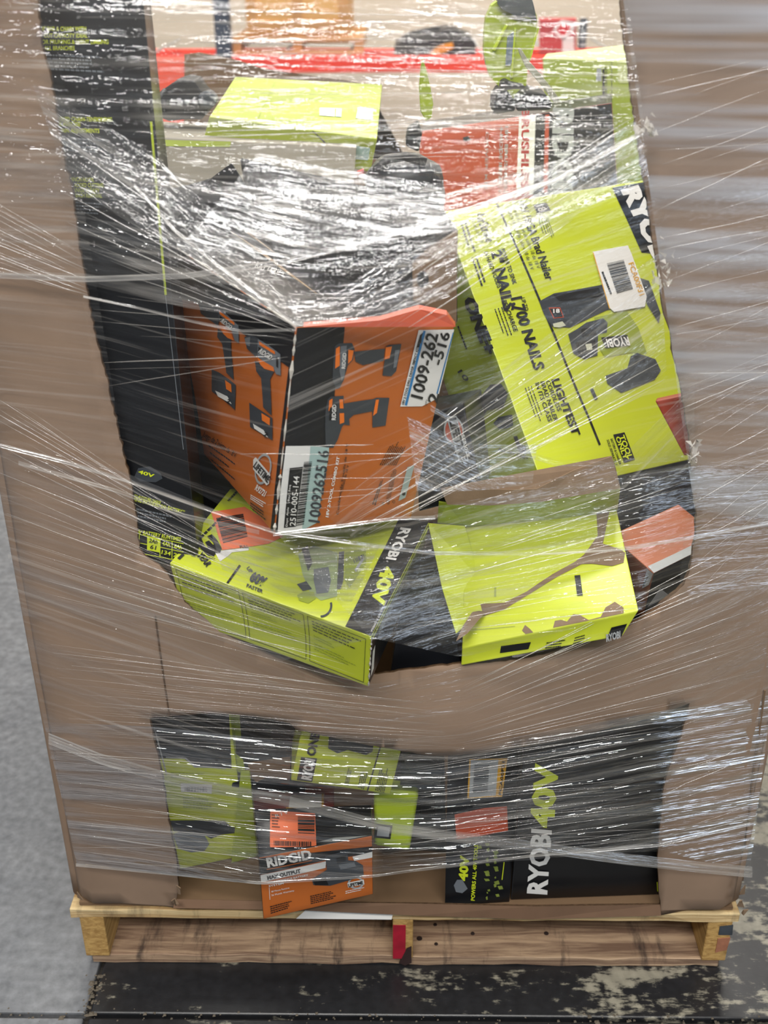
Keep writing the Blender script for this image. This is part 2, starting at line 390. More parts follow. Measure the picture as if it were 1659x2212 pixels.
cr = empty('far_crate', (float(at(640, 82, YB+.1)[0]), YB+.1, zt), 'tan shipping crate standing on the far pallet', 'crate')
cx0 = float(at(535, 82, YB+.1)[0]); cx1 = float(at(755, 82, YB+.1)[0])
box('panel', (cx0, YB+.1, zt), (cx1, YB+.7, zt+0.55), paint('tan_crate', 'E0AE66', 0.65, 0.1, 3), cr, 0.006)
for k in range(3):
    xx = cx0+(cx1-cx0-0.05)*k/2; box('batten', (xx, YB+.085, zt), (xx+0.05, YB+.1, zt+0.55), WOODB, cr, 0.002)
box('batten', (cx0, YB+.083, zt+0.02), (cx1, YB+.098, zt+0.07), WOODB, cr, 0.002)
# black far tool with an amber panel
bt = empty('far_machine', (float(at(940, 119, YB)[0]), YB+.1, zb), 'black low machine with an amber patch on the orange beam', 'machine')
def bslab(name, pxs, Y, thick, mat, parent, **k): return slab(name, pxs, Y, thick, mat, parent, bev=0.012, **k)
bslab('housing', [(850, 119), (855, 98), (880, 82), (905, 76), (925, 70), (950, 68), (968, 63), (990, 66), (1000, 72), (1020, 80), (1028, 95), (1028, 119)], YB+.1, 0.3, paint('far_black', '1E2026', 0.5, 0.2, 8), bt)
slab('amber_panel', [(928, 117), (940, 104), (955, 97), (978, 92), (980, 104), (965, 112), (950, 118)], YB+.09, 0.012, paint('amber', 'E3971C', 0.5, 0.05, 8), bt, bev=0.002)
V, Fc = tube([at(870, 86, YB+.2), at(890, 72, YB+.2), at(920, 66, YB+.2), at(950, 62, YB+.2)], 0.012, 8); link('handle', mesh(V, Fc), MATS['far_black'], bt, smooth=True)
# far red and white carton, dark strip sign
fc = Carton('far_carton', 'red and white carton at the far right of the rack', 'carton', [0]*3+[0, 0, 0]+[1, 1, 1],
    {'---': (1165, 119, YB+.1), '+--': (1245, 119, YB+.1), '--+': (1165, 42, YB+.1), '+-+': (1245, 42, YB+.1),
     '-+-': (1165, 112, YB+.4), '++-': (1245, 112, YB+.4), '-++': (1165, 38, YB+.4), '+++': (1245, 38, YB+.4)}, {'*': paint('far_red', 'C23A3E', 0.5, 0.1, 5)}, dent=0)
fc.patch('-Y', 'white_panel', WHITE, [[(1215, 80), (1240, 80), (1240, 116), (1215, 116)], Q3(975, 215, 1040, 140, 1130, 160, 1130, 210, 1050, 290)], 1)
fc.patch('-Y', 'red_diamond', paint('far_red2', 'E0353B', 0.5, 0.05, 5), [Q3(1000, 215, 1040, 165, 1105, 175, 1100, 205, 1050, 265), ], 2)
fs = bpx('far_sign', 1249, 40, 1270, 106, YB+.05, 0.02, paint('far_sign', '3E4550', 0.5, 0.1, 9), None, 0.003); tag(fs, 'narrow dark strip sign beside the far red carton', 'sign'); setbase(fs)
for k in range(4):
    y = 48+k*15; V, Fc = tube([at(1259, y+4, YB+.045), at(1259, y+4, YB+.05)], 0.011, 12); 
    link('pale_dot', mesh(V, Fc), GREY, fs)
a = at(318, 190, 3.2); b = at(401, 128, 3.2)  # upright board standing in for the end of the orange rack
fp2 = box('salmon_rack_end', (a[0], 3.2, 0), (b[0], 3.23, b[2]), paint('salmon_rack_end', 'F2583C', 0.6, 0.04, 4), None, 0.004); tag(fp2, 'salmon red board at the left behind the tall black carton', 'board'); setbase(fp2)

# ------------------------------------------------------------------ pallet
def woodmat(name, a, b_, stain, sx=1.0):
    m = bpy.data.materials.new(name); N, L, b = nt(m); tc = N.new('ShaderNodeTexCoord')
    mp = N.new('ShaderNodeMapping'); mp.inputs['Scale'].default_value = (1.3, 22, 60) if sx else (22, 1.3, 60); L.new(tc.outputs['Object'], mp.inputs[0])
    n = N.new('ShaderNodeTexNoise'); n.inputs['Scale'].default_value = 2.5; n.inputs['Detail'].default_value = 10; n.inputs['Roughness'].default_value = 0.7; n.inputs['Distortion'].default_value = 0.5; L.new(mp.outputs[0], n.inputs['Vector'])
    r = N.new('ShaderNodeValToRGB'); r.color_ramp.elements[0].color = lin(hexc(a)); r.color_ramp.elements[1].color = lin(hexc(b_)); r.color_ramp.elements[0].position = 0.40; r.color_ramp.elements[1].position = 0.58
    L.new(n.outputs[0], r.inputs[0])
    n2 = N.new('ShaderNodeTexNoise'); n2.inputs['Scale'].default_value = 5; n2.inputs['Detail'].default_value = 9; n2.inputs['Roughness'].default_value = .68
    mp2 = N.new('ShaderNodeMapping'); mp2.inputs['Scale'].default_value = (4.5, 0.9, 1); L.new(tc.outputs['Object'], mp2.inputs[0]); L.new(mp2.outputs[0], n2.inputs['Vector'])
    r2 = N.new('ShaderNodeMapRange'); r2.inputs[1].default_value = 0.54; r2.inputs[2].default_value = 0.66; r2.inputs[4].default_value = stain; L.new(n2.outputs[0], r2.inputs[0])
    mx = N.new('ShaderNodeMix'); mx.data_type = 'RGBA'; mx.inputs[7].default_value = lin((52, 42, 40)); L.new(r2.outputs[0], mx.inputs[0]); L.new(r.outputs[0], mx.inputs[6])
    L.new(mx.outputs[2], b.inputs['Base Color']); b.inputs['Roughness'].default_value = 0.75
    bp = N.new('ShaderNodeBump'); bp.inputs['Strength'].default_value = 0.4; bp.inputs['Distance'].default_value = 0.002; L.new(n.outputs[0], bp.inputs['Height']); L.new(bp.outputs[0], b.inputs['Normal'])
    return m
W_TOP = woodmat('pine_board', 'AE8C5C', 'E0C898', 0.45); W_BOT = woodmat('weathered_board', '7C6250', 'AE927A', 0.9); W_STR = woodmat('pine_stringer', 'A27C44', 'C8A262', 0.2, 0)
pal = empty('wooden_pallet', (0, 0, 0), 'weathered wooden pallet under the wrapped cardboard bin', 'pallet')
def rough_board(name, lo, hi, mat, seed, amp=0.002, parent=pal):
    x0, y0, z0 = lo; x1, y1, z1 = hi; n = 28; bm = bmesh.new(); rn = random.Random(seed); rings = []
    for i in range(n+1):
        x = x0+(x1-x0)*i/n; e = lambda s: amp*mnoise.noise(Vector((x*14, s, seed)))
        rings.append([bm.verts.new(v) for v in ((x, y0+e(0)*2, z0+e(1)), (x, y1, z0), (x, y1, z1), (x, y0+e(2)*1.5, z1+e(3)*.5))])
    for i in range(n):
        a, b = rings[i], rings[i+1]
        for k in range(4): bm.faces.new((a[k], b[k], b[(k+1) % 4], a[(k+1) % 4]))
    bm.faces.new(rings[0]); bm.faces.new(rings[-1][::-1]); bmesh.ops.recalc_face_normals(bm, faces=bm.faces)
    me = bpy.data.meshes.new(name); bm.to_mesh(me); bm.free(); o = link(name, me, mat, parent); bevel(o, 0.0012, 1, 0.9); return o
for k, y in enumerate((0.0, .2, .37, .54, .71, .88, 1.06)):
    rough_board('deck_board', (-.520+0.004*(k % 2), y-0.002, .107), (.516, y+(.14 if k in (0, 6) else .09), .125), W_TOP, k+1)
for k, (y, d) in enumerate(((0.004, .125), (.36, .09), (.62, .09), (1.07, .12))):
    rough_board('bottom_board', (-.500, y, 0.0005), (.500, y+d, .019), W_BOT if k else woodmat('stained_lead_board', '7E6350', 'BFA284', 0.8), k+21, 0.003)
midx = float(at(870, 2030, 0)[0])
RSTAIN = paint('red_paint', 'A81830', 0.6, 0.35, 30, 0.2); 
for k, x in enumerate((-.508, midx-.016, .470)):
    o = box('stringer', (x, 0.0, .019), (x+(.038 if k != 1 else .032), 1.195, .107), W_STR, pal, 0.002)
    if k == 1:
        box('painted_end', (x+.0005, -0.0012, .0195), (x+.0205, 0.0006, .094), RSTAIN, o, 0.0003)
        slab('dark_stain', [(862, 2081), (878, 2050), (889, 2045), (889, 2080), (875, 2086)], -0.0014, .002, paint('stain_black', '33201F', 0.7, 0.3, 30), o, bev=0)
    if k == 2:
        slab('dark_stain', [(1555, 2002), (1584, 1999), (1582, 2020), (1552, 2020)], -0.0012, .002, paint('stain_slate', '3B4148', 0.7, 0.3, 60), o, bev=0)
        slab('red_stain', [(1551, 2028), (1578, 2026), (1570, 2052), (1545, 2058)], -0.0012, .002, paint('stain_rust', 'A06A50', 0.7, 0.3, 60), o, bev=0)
# nail heads and knots on the lead bottom board
for i, (px, py, r) in enumerate(((940, 1997, .004), (906, 2027, .006), (942, 2039, .004), (1021, 2016, .004), (245, 2012, .007), (1180, 2016, .005))):
    p = atz(px, py, 0.0195); V, Fc = tube([(p[0], p[1], 0.0185), (p[0], p[1], 0.0203)], [r*.9, r*.7], 10)
    link('knot' if r > .004 else 'nail_head', mesh(V, Fc), paint('knot_dark', '2B1C18', 0.8, 0.2, 60), pal)
# white paper slip pinched at the pallet edge
pp = link('paper_slip', slabmesh([atz(660, 1966, .1262), atz(850, 1966, .1262), at(846, 1986, -0.006), at(640, 1984, -0.006)], np.array([0, 0, -0.0006])), WHITE)
tag(pp, 'white paper slip pinched on the pallet front edge', 'paper'); setbase(pp)

# ------------------------------------------------------------------ the bulk bin (cardboard) with torn windows
def bulge(x, z):
    b = 0.030*math.exp(-((x-0.06)/0.27)**2-((z-0.50)/0.13)**2)
    b += 0.006*mnoise.noise(Vector((x*3, z*3, 2)))
    e = abs(x)/0.512
    back = 0.03*max(0, e-0.93)**2/0.0049*1.0
    return -0.004-b+min(back, .05)
def onpanel(px, py):
    Y = 0.0
    for _ in range(4):
        p = at(px, py, Y); Y = bulge(p[0], p[2])
    return at(px, py, Y)
UP = [(76, -60), (80, 0), (86, 60), (92, 105), (103, 145), (112, 190), (122, 250), (130, 300), (142, 365), (154, 400), (160, 450), (165, 500), (176, 560), (186, 610), (190, 650), (203, 710), (215, 760), (232, 820),
      (241, 870), (250, 905), (262, 960), (272, 1005), (283, 1050), (291, 1095), (297, 1120), (296, 1150), (301, 1185), (315, 1205), (345, 1219), (400, 1300), (470, 1360), (560, 1400), (660, 1440), (760, 1462), (850, 1452), (930, 1441), (1000, 1433),
      (1080, 1430), (1150, 1420), (1230, 1400), (1320, 1375), (1380, 1340), (1430, 1305), (1480, 1262), (1491, 1225), (1497, 1180), (1504, 1140), (1503, 1100), (1497, 1040), (1492, 990), (1487, 930), (1478, 880), (1468, 820),
      (1455, 770), (1447, 720), (1432, 670), (1425, 610), (1412, 540), (1404, 480), (1398, 430), (1388, 380), (1380, 320), (1372, 270), (1366, 220), (1357, 170), (1353, 120), (1346, 70), (1341, 20), (1338, -60)]
LOW = [(322, 1551), (380, 1546), (455, 1541), (540, 1546), (625, 1561), (640, 1576), (700, 1590), (752, 1601), (820, 1614), (879, 1624), (925, 1632), (969, 1633), (1050, 1626), (1129, 1614), (1210, 1600), (1280, 1582), (1345, 1567), (1403, 1550), (1450, 1535), (1490, 1518),
       (1483, 1550), (1472, 1591), (1455, 1635), (1443, 1669), (1434, 1700), (1431, 1740), (1425, 1790), (1421, 1838), (1421, 1890), (1425, 1935), (1428, 1979), (1429, 2010), (372, 2005), (376, 1958), (386, 1920), (381, 1860), (371, 1810), (362, 1760), (354, 1700), (345, 1650), (333, 1600)]
def jag(pts, amp, seed):
    rn = random.Random(seed); out = []
    for i, p in enumerate(pts):
        q = pts[(i+1) % len(pts)]; L_ = math.hypot(q[0]-p[0], q[1]-p[1]); n = max(1, int(L_/11)) if L_ < 260 else 1
        for k in range(n):
            t = k/n; out.append((p[0]+(q[0]-p[0])*t+(rn.uniform(-amp, amp) if n > 1 or 1 else 0), p[1]+(q[1]-p[1])*t+rn.uniform(-amp, amp)*.6))
    return out
UPj = jag(UP, 2.4, 1); LOWj = jag(LOW, 1.2, 2)
def to_xz(pl): return [tuple(np.array(onpanel(*p))[[0, 2]]) for p in pl]
up2, low2 = to_xz(UPj), to_xz(LOWj)
ZB, ZT = 0.1275, 1.56
outer = [(-.512, ZB+.004)]+[(-.512+0.003*math.sin(i), ZB+(ZT-ZB)*i/30) for i in range(1, 30)]+[(-.512, ZT), (up2[0][0], ZT)]+up2+[(up2[-1][0], ZT), (.512, ZT)]+[(.512, ZT-(ZT-ZB)*i/30) for i in range(1, 30)]+[(.512, ZB-.002)]
zmin = ZB-0.002
# bottom side: interrupted by the lower window
low_open = [p for p in low2 if p[1] > zmin-0.0]
i0 = max(range(len(low2)), key=lambda i: (low2[i][1] < zmin, low2[i][0]))
def inside(pt, poly):
    x, y = pt; r = False; n = len(poly)
    for i in range(n):
        x1, y1 = poly[i]; x2, y2 = poly[(i+1) % n]
        if (y1 > y) != (y2 > y) and x < (x2-x1)*(y-y1)/(y2-y1)+x1: r = not r
    return r
pts = []; edges = []
def loop(pl):
    o = len(pts); pts.extend([Vector(p) for p in pl]); edges.extend([(o+i, o+(i+1) % len(pl)) for i in range(len(pl))])
loop(outer); loop(low2)
for i in range(48):
    for j in range(60):
        q = (-.512+1.024*(i+.5)/48, ZB+(ZT-ZB)*(j+.5)/60)
        pts.append(Vector(q))
r = delaunay_2d_cdt(pts, edges, [], 0, 1e-5)
V2, F2 = r[0], r[2]
Fk = []
for f in F2:
    c = (sum(V2[i][0] for i in f)/3, sum(V2[i][1] for i in f)/3)
    if inside(c, outer) and not inside(c, low2): Fk.append(tuple(f))
used = sorted({i for f in Fk for i in f}); mp_ = {i: k for k, i in enumerate(used)}
V3 = [(V2[i][0], bulge(V2[i][0], V2[i][1]), V2[i][1]) for i in used]
bin_ = empty('bulk_bin', (0, 0, ZB), 'tall brown corrugated bin with torn windows cut in its front', 'bin')
bm = bmesh.new(); vv = [bm.verts.new(v) for v in V3]
for f in Fk:
    try: bm.faces.new([vv[mp_[i]] for i in f])
    except ValueError: pass
for f in bm.faces:
    if f.normal.y > 0: f.normal_flip()
    f.normal_update()
for f in bm.faces:
    if f.normal.y > 0: f.normal_flip()
bm.faces.ensure_lookup_table()
me = bpy.data.meshes.new('front_panel'); bm.to_mesh(me); bm.free()
fpn = link('front_panel', me, [KRAFT, KRAFT_IN, FLUTE], bin_, smooth=True)
md = fpn.modifiers.new('board', 'SOLIDIFY'); md.thickness = 0.0075; md.offset = -1; md.material_offset = 1; md.material_offset_rim = 2
# score line and creases pressed into the front panel
def crease(pxs, w, mat, name='score_line', off=-0.0012):
    P = [onpanel(*p)+np.array([0, off, 0]) for p in pxs]; V, Fc = tube(P, w, 5); link(name, mesh(V, Fc), mat, bin_)
crease([(336, 1330), (345, 1400), (355, 1470), (366, 1545)], .0011, FLUTE)
crease([(1604, 1900), (1612, 1800), (1625, 1690), (1640, 1580), (1652, 1490)], .0012, KRAFT_IN)
# side and back walls, cut down towards the back
def wallpoly(name, P, off, mat=KRAFT_IN):
    o = link(name, slabmesh(P, np.array(off)), mat, bin_); return o
wallpoly('side_panel', [(-.512, .03, ZB), (-.512, 1.19, ZB), (-.512, 1.19, .80), (-.512, .62, .86), (-.512, .28, 1.2), (-.512, .03, ZT)], (-.007, 0, 0), KRAFT)
wallpoly('side_panel', [(.512, .03, ZB), (.512, 1.19, ZB), (.512, 1.19, .90), (.512, .62, 1.0), (.512, .28, 1.3), (.512, .03, ZT)], (.007, 0, 0), KRAFT)
for s in (-1, 1):
    P = [];
    V = []; Fc = []
    n = 8
    for j in range(31):
        z = ZB+(ZT-ZB)*j/30; 
        for k in range(n+1):
            t = k/n*math.pi/2; yb = bulge(.512*s, z)
            V.append((s*(.500+.019*math.sin(t)), yb+(.035-yb)*(1-math.cos(t)), z))
    for j in range(30):
        for k in range(n): Fc.append((j*(n+1)+k, j*(n+1)+k+1, (j+1)*(n+1)+k+1, (j+1)*(n+1)+k))
    o = link('rounded_corner', mesh(V, Fc), KRAFT, bin_, smooth=True); md = o.modifiers.new('board', 'SOLIDIFY'); md.thickness = 0.004; md.offset = 1 if s > 0 else -1
bk = [(398, 250), (398, 118), (430, 114), (500, 127), (560, 146), (610, 157), (672, 164), (740, 172), (790, 182), (795, 340)]
wallpoly('back_panel', [tuple(at(x, y, 1.18)) for x, y in bk][::-1]+[(-.512, 1.18, .86), (-.512, 1.18, ZB), (.512, 1.18, ZB), (.512, 1.18, .86)], (0, .007, 0))
box('bin_floor', (-.505, .004, ZB), (.505, 1.18, ZB+.006), KRAFT_IN, bin_)
# bottom lip in darker kraft: torn fold along the front of the lower window
lp = [atz(378, 1942, ZB+.02), atz(640, 1948, ZB+.02), atz(900, 1952, ZB+.02), atz(1150, 1958, ZB+.02), atz(1426, 1954, ZB+.02)]
lb = [at(374, 1962, -.012), at(640, 1966, -.013), at(900, 1978, -.014), at(1150, 1986, -.015), at(1428, 1978, -.013)]
V = [tuple(p) for p in lp]+[tuple(p) for p in lb]; Fc = [(i+5, i+6, i+1, i) for i in range(4)]
o = link('bottom_lip', mesh(V, Fc), [paint('dark_kraft', '6E5440', 0.85, 0.12, 20, 0.2), KRAFT_IN, FLUTE], bin_); md = o.modifiers.new('board', 'SOLIDIFY'); md.thickness = .005; md.offset = -1; md.material_offset_rim = 2
# small torn scraps at the right and left feet
for (px, py, s) in ((1606, 1925, 1), (1600, 1950, 2), (1611, 1966, 3), (172, 1938, 4), (378, 1948, 5), (385, 1925, 6)):
    rn = random.Random(s); P = [at(px+rn.uniform(-9, 9), py+rn.uniform(-12, 12), -.012-rn.uniform(0, .012)) for _ in range(5)]
    cm = sum(P)/5; P.sort(key=lambda q: math.atan2(q[2]-cm[2], q[0]-cm[0]))
    link('torn_scrap', slabmesh(P, np.array([0, .002, 0])), TORN, bin_)

# ------------------------------------------------------------------ UPPER WINDOW CONTENTS
# tall black saw carton with lime lettering
tall = Carton('saw_carton', 'tall black carton with lime lettering standing at the left of the window', 'carton',
    [-0.3467, 0.0649, 1.0794, -0.0745, -0.021, -0.0132, 0.2, 0.0785, 0.6743],
    {'+-+': (303, -60), '+--': (430, 1222), '---': (170, 1215), '--+': (0, -50), '++-': (448, 1150), '+++': (318, -70)}, {'*': BLACK}, dent=0.006, seed=3)
def lines(c, f, rows, mat, h, bold=0.02, ):
    for t, a, b in rows: c.text(f, t, a, b, h, mat, bold=bold)
lines(tall, '-Y', [('10" BAR & CHAIN WITH', (88, 61), (186, 61)), ('6" CUT CAPACITY IDEAL', (84, 75), (189, 75)), ('FOR PRUNING & LIGHT LIMBING', (86, 88), (234, 88)), ('SMALL BRANCHES', (84, 101), (161, 101))], LIMETXT, 9)
lines(tall, '-Y', [('TOOLED CHAIN-TENSIONING', (112, 249), (240, 250)), ('FOR PRECISE', (112, 260), (172, 260)), ('CHAIN ADJUSTMENTS', (118, 273), (213, 274))], LIMETXT, 9)
lines(tall, '-Y', [('BRANCH HOOK', (142, 376), (202, 377)), ('FOR ADDED CUTTING', (142, 388), (222, 389)), ('RANGE & EASY', (150, 399), (214, 400)), ('BRANCH REMOVAL', (150, 410), (219, 411))], LIMETXT, 9)
tall.fine('-Y', [(98, 108), (215, 112), (225, 150), (104, 144)], 5, MGREY); tall.fine('-Y', [(130, 282), (225, 286), (232, 320), (136, 314)], 4, MGREY); tall.fine('-Y', [(160, 418), (220, 422), (226, 450), (165, 446)], 4, MGREY)
lines(tall, '-Y', [('UP TO 40 CUTS PER CHARGE', (280, 1066), (345, 1084)), ('USING INCLUDED 2Ah BATTERY**', (282, 1074), (398, 1104))], LIMETXT, 8)
lines(tall, '-Y', [('40V BATTERY RUNTIMES', (290, 1147), (390, 1166))], LIMETXT, 9)
tall.fine('-Y', [(292, 1090), (372, 1108), (372, 1130), (292, 1112)], 3, MGREY)
for quadp in ([(317, 1155), (344, 1161), (344, 1192), (317, 1186)],): tall.patch('-Y', 'table_cell', LIMETXT, [quadp], 1)
for a, b in (((300, 1151), (396, 1172)), ((300, 1170), (396, 1191)), ((300, 1193), (396, 1212)), ((345, 1161), (345, 1203)), ((371, 1167), (371, 1207)), ((300, 1140), (300, 1193))): tall.quad('-Y', 'table_rule', LIMETXT, a, b, 1.6, 1)
for t, a, b, m in (('2Ah', (321, 1168), (339, 1172), INK), ('4Ah', (349, 1174), (366, 1178), LIMETXT), ('6Ah', (375, 1180), (392, 1184), LIMETXT), ('61', (323, 1182), (336, 1185), INK), ('134', (348, 1194), (368, 1198), LIMETXT), ('201', (374, 1200), (394, 1204), LIMETXT)):
    tall.text('-Y', t, a, b, 9, m, bold=0.02)
tall.patch('-Y', 'battery_picture', DGREY, [K6(90, 170, 110, 125, 170, 115, 225, 150, 235, 180, 200, 200, 120, 195)], 1); tall.text('-Y', '40V', K6(110, 150)[0], K6(190, 175)[0], 8, LIMETXT, bold=0.03)
tall.quad('-Y', 'lime_edge', LIME_D, (325, 250), (356, 620), 5, 1)
tall.quad('-Y', 'crease_line', MGREY, (352, 590), (395, 960), 1.4, 1)

# the big orange and black drill kit carton, corner towards the camera
kit = Carton('drill_kit_carton', 'large orange and black drill kit carton with its corner facing out, barcode label', 'carton',
    [-0.1395, 0.0983, 0.96, 0.0401, 0.1093, 0.5553, 0.202, 0.3153, 0.2692],
    {'--+': (640, 706), '---': (592, 1153), '+-+': (985, 692), '+--': (888, 1120), '-++': (347, 512), '-+-': (418, 956)},
    {'*': BLACKG, '-Y': ORANGE, '-X': ORANGE}, dent=0.005, seed=1)
kit.edge(('---', '--+'), .0022, seed=1); kit.edge(('--+', '-++'), .0020, seed=2)
kit.patch('-Y', 'black_panel', BLACKG, [[(640, 707), (742, 706), (738, 760), (731, 826), (722, 850), (718, 900), (716, 955), (703, 972), (590, 972), (600, 850)]], 1)
kit.patch('-Y', 'black_edge', BLACKG, [[(640, 707), (645, 707), (601, 1152), (590, 1152)]], 1)
kit.patch('-X', 'black_panel', BLACKG, [[(640, 706), (347, 512), (360, 600), (372, 676), (425, 684), (470, 716), (514, 748), (560, 786), (618, 834), (625, 830)]], 1)
kit.patch('-X', 'black_edge', BLACKG, [[(636, 700), (642, 706), (593, 1153), (585, 1148), (612, 900)]], 1)
# drill pictures, left face
def pic(c, f, mat, polys, lvl=2, name='tool_picture', label=None):
    for pl_ in polys: c.patch(f, name, mat, [pl_], lvl, label)
pic(kit, '-X', DGREY, [K3(830, 700, 945, 735, 965, 790, 950, 875, 850, 790), K3(950, 895, 1035, 960, 1035, 1060, 1050, 1260, 1000, 1210, 975, 1010, 945, 960), K3(920, 1180, 960, 1205, 1065, 1290, 1065, 1440, 925, 1310)])
pic(kit, '-X', MGREY, [K3(945, 730, 1010, 770, 1085, 850, 1090, 990, 1062, 975, 1040, 900, 960, 830)])
pic(kit, '-X', paint('bright_orange_print', 'F07A22', 0.36, 0.05, 6), [K3(960, 745, 1060, 825, 1060, 850, 965, 775), K3(965, 870, 1040, 925, 1060, 975, 1015, 960, 985, 930), K3(995, 1255, 1035, 1285, 1040, 1335, 1005, 1310)], 3)
pic(kit, '-X', INK, [K3(962, 785, 1045, 850, 1045, 890, 965, 830)], 3)
kit.text('-X', 'RIDGID', K3(972, 835)[0], K3(1036, 885)[0], 11, WHITE, 5, 0.03)
pic(kit, '-X', DGREY, [K3(1125, 940, 1165, 912, 1220, 940, 1225, 1060, 1200, 1090, 1145, 1030), K3(1195, 1120, 1320, 1195, 1292, 1260, 1305, 1510, 1250, 1450, 1235, 1250, 1205, 1200), K3(1160, 1410, 1310, 1525, 1315, 1660, 1170, 1555)])
pic(kit, '-X', MGREY, [K3(1215, 940, 1290, 990, 1365, 1055, 1365, 1230, 1335, 1220, 1320, 1180, 1215, 1090), K3(1130, 950, 1165, 930, 1165, 1010, 1140, 1000)], 3)
pic(kit, '-X', MATS['bright_orange_print'], [K3(1225, 960, 1330, 1035, 1330, 1060, 1228, 990), K3(1215, 1095, 1320, 1165, 1325, 1200, 1260, 1180, 1235, 1150), K3(1245, 1485, 1300, 1525, 1300, 1570, 1250, 1530)], 4)
pic(kit, '-X', INK, [K3(1220, 1005, 1310, 1065, 1310, 1110, 1222, 1050), K3(1338, 1080, 1352, 1088, 1352, 1170, 1338, 1160)], 4)
kit.text('-X', 'RIDGID', K3(1224, 1050)[0], K3(1302, 1104)[0], 13, WHITE, 6, 0.03)
pic(kit, '-X', WHITE, [K3(945, 1310, 1015, 1355, 1045, 1405, 960, 1345), K3(1190, 1540, 1260, 1590, 1290, 1640, 1200, 1570)], 3)
kit.text('-X', '2', K3(1012, 1385)[0], K3(1030, 1398)[0], 7, INK, 5, 0.03); kit.text('-X', '2', K3(1260, 1620)[0], K3(1280, 1635)[0], 8, INK, 5, 0.03)
lines(kit, '-X', [('Juego de 2 piezas de 18 V', K6(450, 10)[0], K6(608, 142)[0])], INK, 8, 0.01)
for k in range(4): kit.fine('-X', K6(478+k*6, 48+k*26, 612, 165+k*26, 612, 175+k*26, 480+k*6, 60+k*26), 1, INK, seed=k)
def ring(cx, cy, r0, r1, sq=1.0, n=22, a0=0, a1=2*math.pi):
    return [[(cx+r1*math.cos(a0+(a1-a0)*i/n)*sq, cy+r1*math.sin(a0+(a1-a0)*i/n)), (cx+r1*math.cos(a0+(a1-a0)*(i+1)/n)*sq, cy+r1*math.sin(a0+(a1-a0)*(i+1)/n)),
             (cx+r0*math.cos(a0+(a1-a0)*(i+1)/n)*sq, cy+r0*math.sin(a0+(a1-a0)*(i+1)/n)), (cx+r0*math.cos(a0+(a1-a0)*i/n)*sq, cy+r0*math.sin(a0+(a1-a0)*i/n))] for i in range(n)]
kit.patch('-X', 'warranty_badge', GREY, ring(567, 1046, 21, 25, 0.72), 2)
kit.patch('-X', 'badge_banner', WHITE, [K6(703, 178, 716, 172, 790, 262, 784, 296, 772, 298, 703, 215)], 3)
kit.text('-X', 'LIFETIME', K6(706, 205)[0], K6(780, 292)[0], 10, INK, 5, 0.03)
kit.text('-X', 'R92721', K6(712, 292)[0], K6(762, 336)[0], 8, WHITE, 3, 0.03)
kit.fine('-X', K6(690, 300, 770, 360, 770, 385, 690, 318), 3, WHITE); kit.fine('-X', K6(690, 325, 778, 400, 778, 430, 692, 350), 3, INK, seed=4)
# right face
pic(kit, '-Y', DGREY, [K4(515, 905, 540, 886, 625, 884, 642, 925, 635, 1000, 600, 1040, 575, 1140, 548, 1195, 525, 1200, 500, 1140, 505, 1000), K4(640, 945, 840, 925, 832, 1010, 700, 1040, 650, 1015), K4(850, 910, 870, 900, 948, 892, 915, 1080, 885, 1115, 828, 1112)])
pic(kit, '-Y', MATS['bright_orange_print'], [K4(520, 920, 545, 905, 545, 1040, 515, 1060), K4(600, 930, 635, 935, 625, 1000, 600, 1030), K4(845, 915, 885, 908, 870, 990, 838, 1000)], 3)
pic(kit, '-Y', MGREY, [K4(550, 905, 590, 900, 580, 1100, 560, 1150, 545, 1080), K4(905, 935, 935, 930, 915, 1050, 895, 1060)], 3)
kit.text('-Y', 'RIDGID', K4(578, 1060)[0], K4(585, 950)[0], 8, WHITE, 5, 0.03)
pic(kit, '-Y', DGREY, [K4(468, 1270, 490, 1250, 575, 1248, 578, 1430, 560, 1450, 530, 1530, 500, 1580, 450, 1578, 448, 1450, 452, 1350), K4(575, 1300, 640, 1290, 765, 1272, 765, 1350, 640, 1375, 610, 1400, 612, 1440, 575, 1435), K4(765, 1272, 790, 1262, 872, 1260, 845, 1440, 760, 1455)])
pic(kit, '-Y', MATS['bright_orange_print'], [K4(478, 1275, 500, 1262, 495, 1330, 472, 1345), K4(545, 1270, 570, 1270, 572, 1330, 548, 1330), K4(545, 1360, 575, 1360, 575, 1420, 545, 1430), K4(785, 1275, 805, 1272, 790, 1360, 765, 1380)], 3)
pic(kit, '-Y', INK, [K4(482, 1300, 530, 1295, 525, 1400, 475, 1405)], 3)
kit.text('-Y', 'RIDGID', K4(515, 1402)[0], K4(522, 1302)[0], 9, WHITE, 5, 0.03)
# aisle label, lower left
lab = kit.patch('-Y', 'aisle_label', WHITE, [K8(310, 95, 560, 90, 740, 110, 738, 180, 625, 850, 420, 945, 225, 990, 255, 560)], 2, label='white and teal aisle label with barcode')
kit.patch('-Y', 'teal_strip', TEAL, [K8(552, 92, 740, 110, 738, 180, 625, 850, 470, 925, 500, 700)], 3)
kit.patch('-Y', 'black_block', INK, [K8(345, 315, 475, 300, 412, 888, 290, 900)], 3)
kit.text('-Y', '2510-005-144', K8(402, 880)[0], K8(438, 392)[0], 12.5, WHITE, 5, 0.01, parent=lab)
kit.text('-Y', 'Dept  Aisle', K8(322, 885)[0], K8(335, 700)[0], 4, WHITE, 5, 0.01); kit.text('-Y', 'Bay  Seq', K8(340, 640)[0], K8(352, 480)[0], 4, WHITE, 5, 0.01)
kit.bars('-Y', K8(485, 252, 565, 246, 490, 870, 412, 884), 46, INK, 4, vert=True, parent=lab)
kit.text('-Y', '1009262516', K8(645, 850)[0], K8(738, 140)[0], 24, DGREY, 5, 0.02, parent=lab)
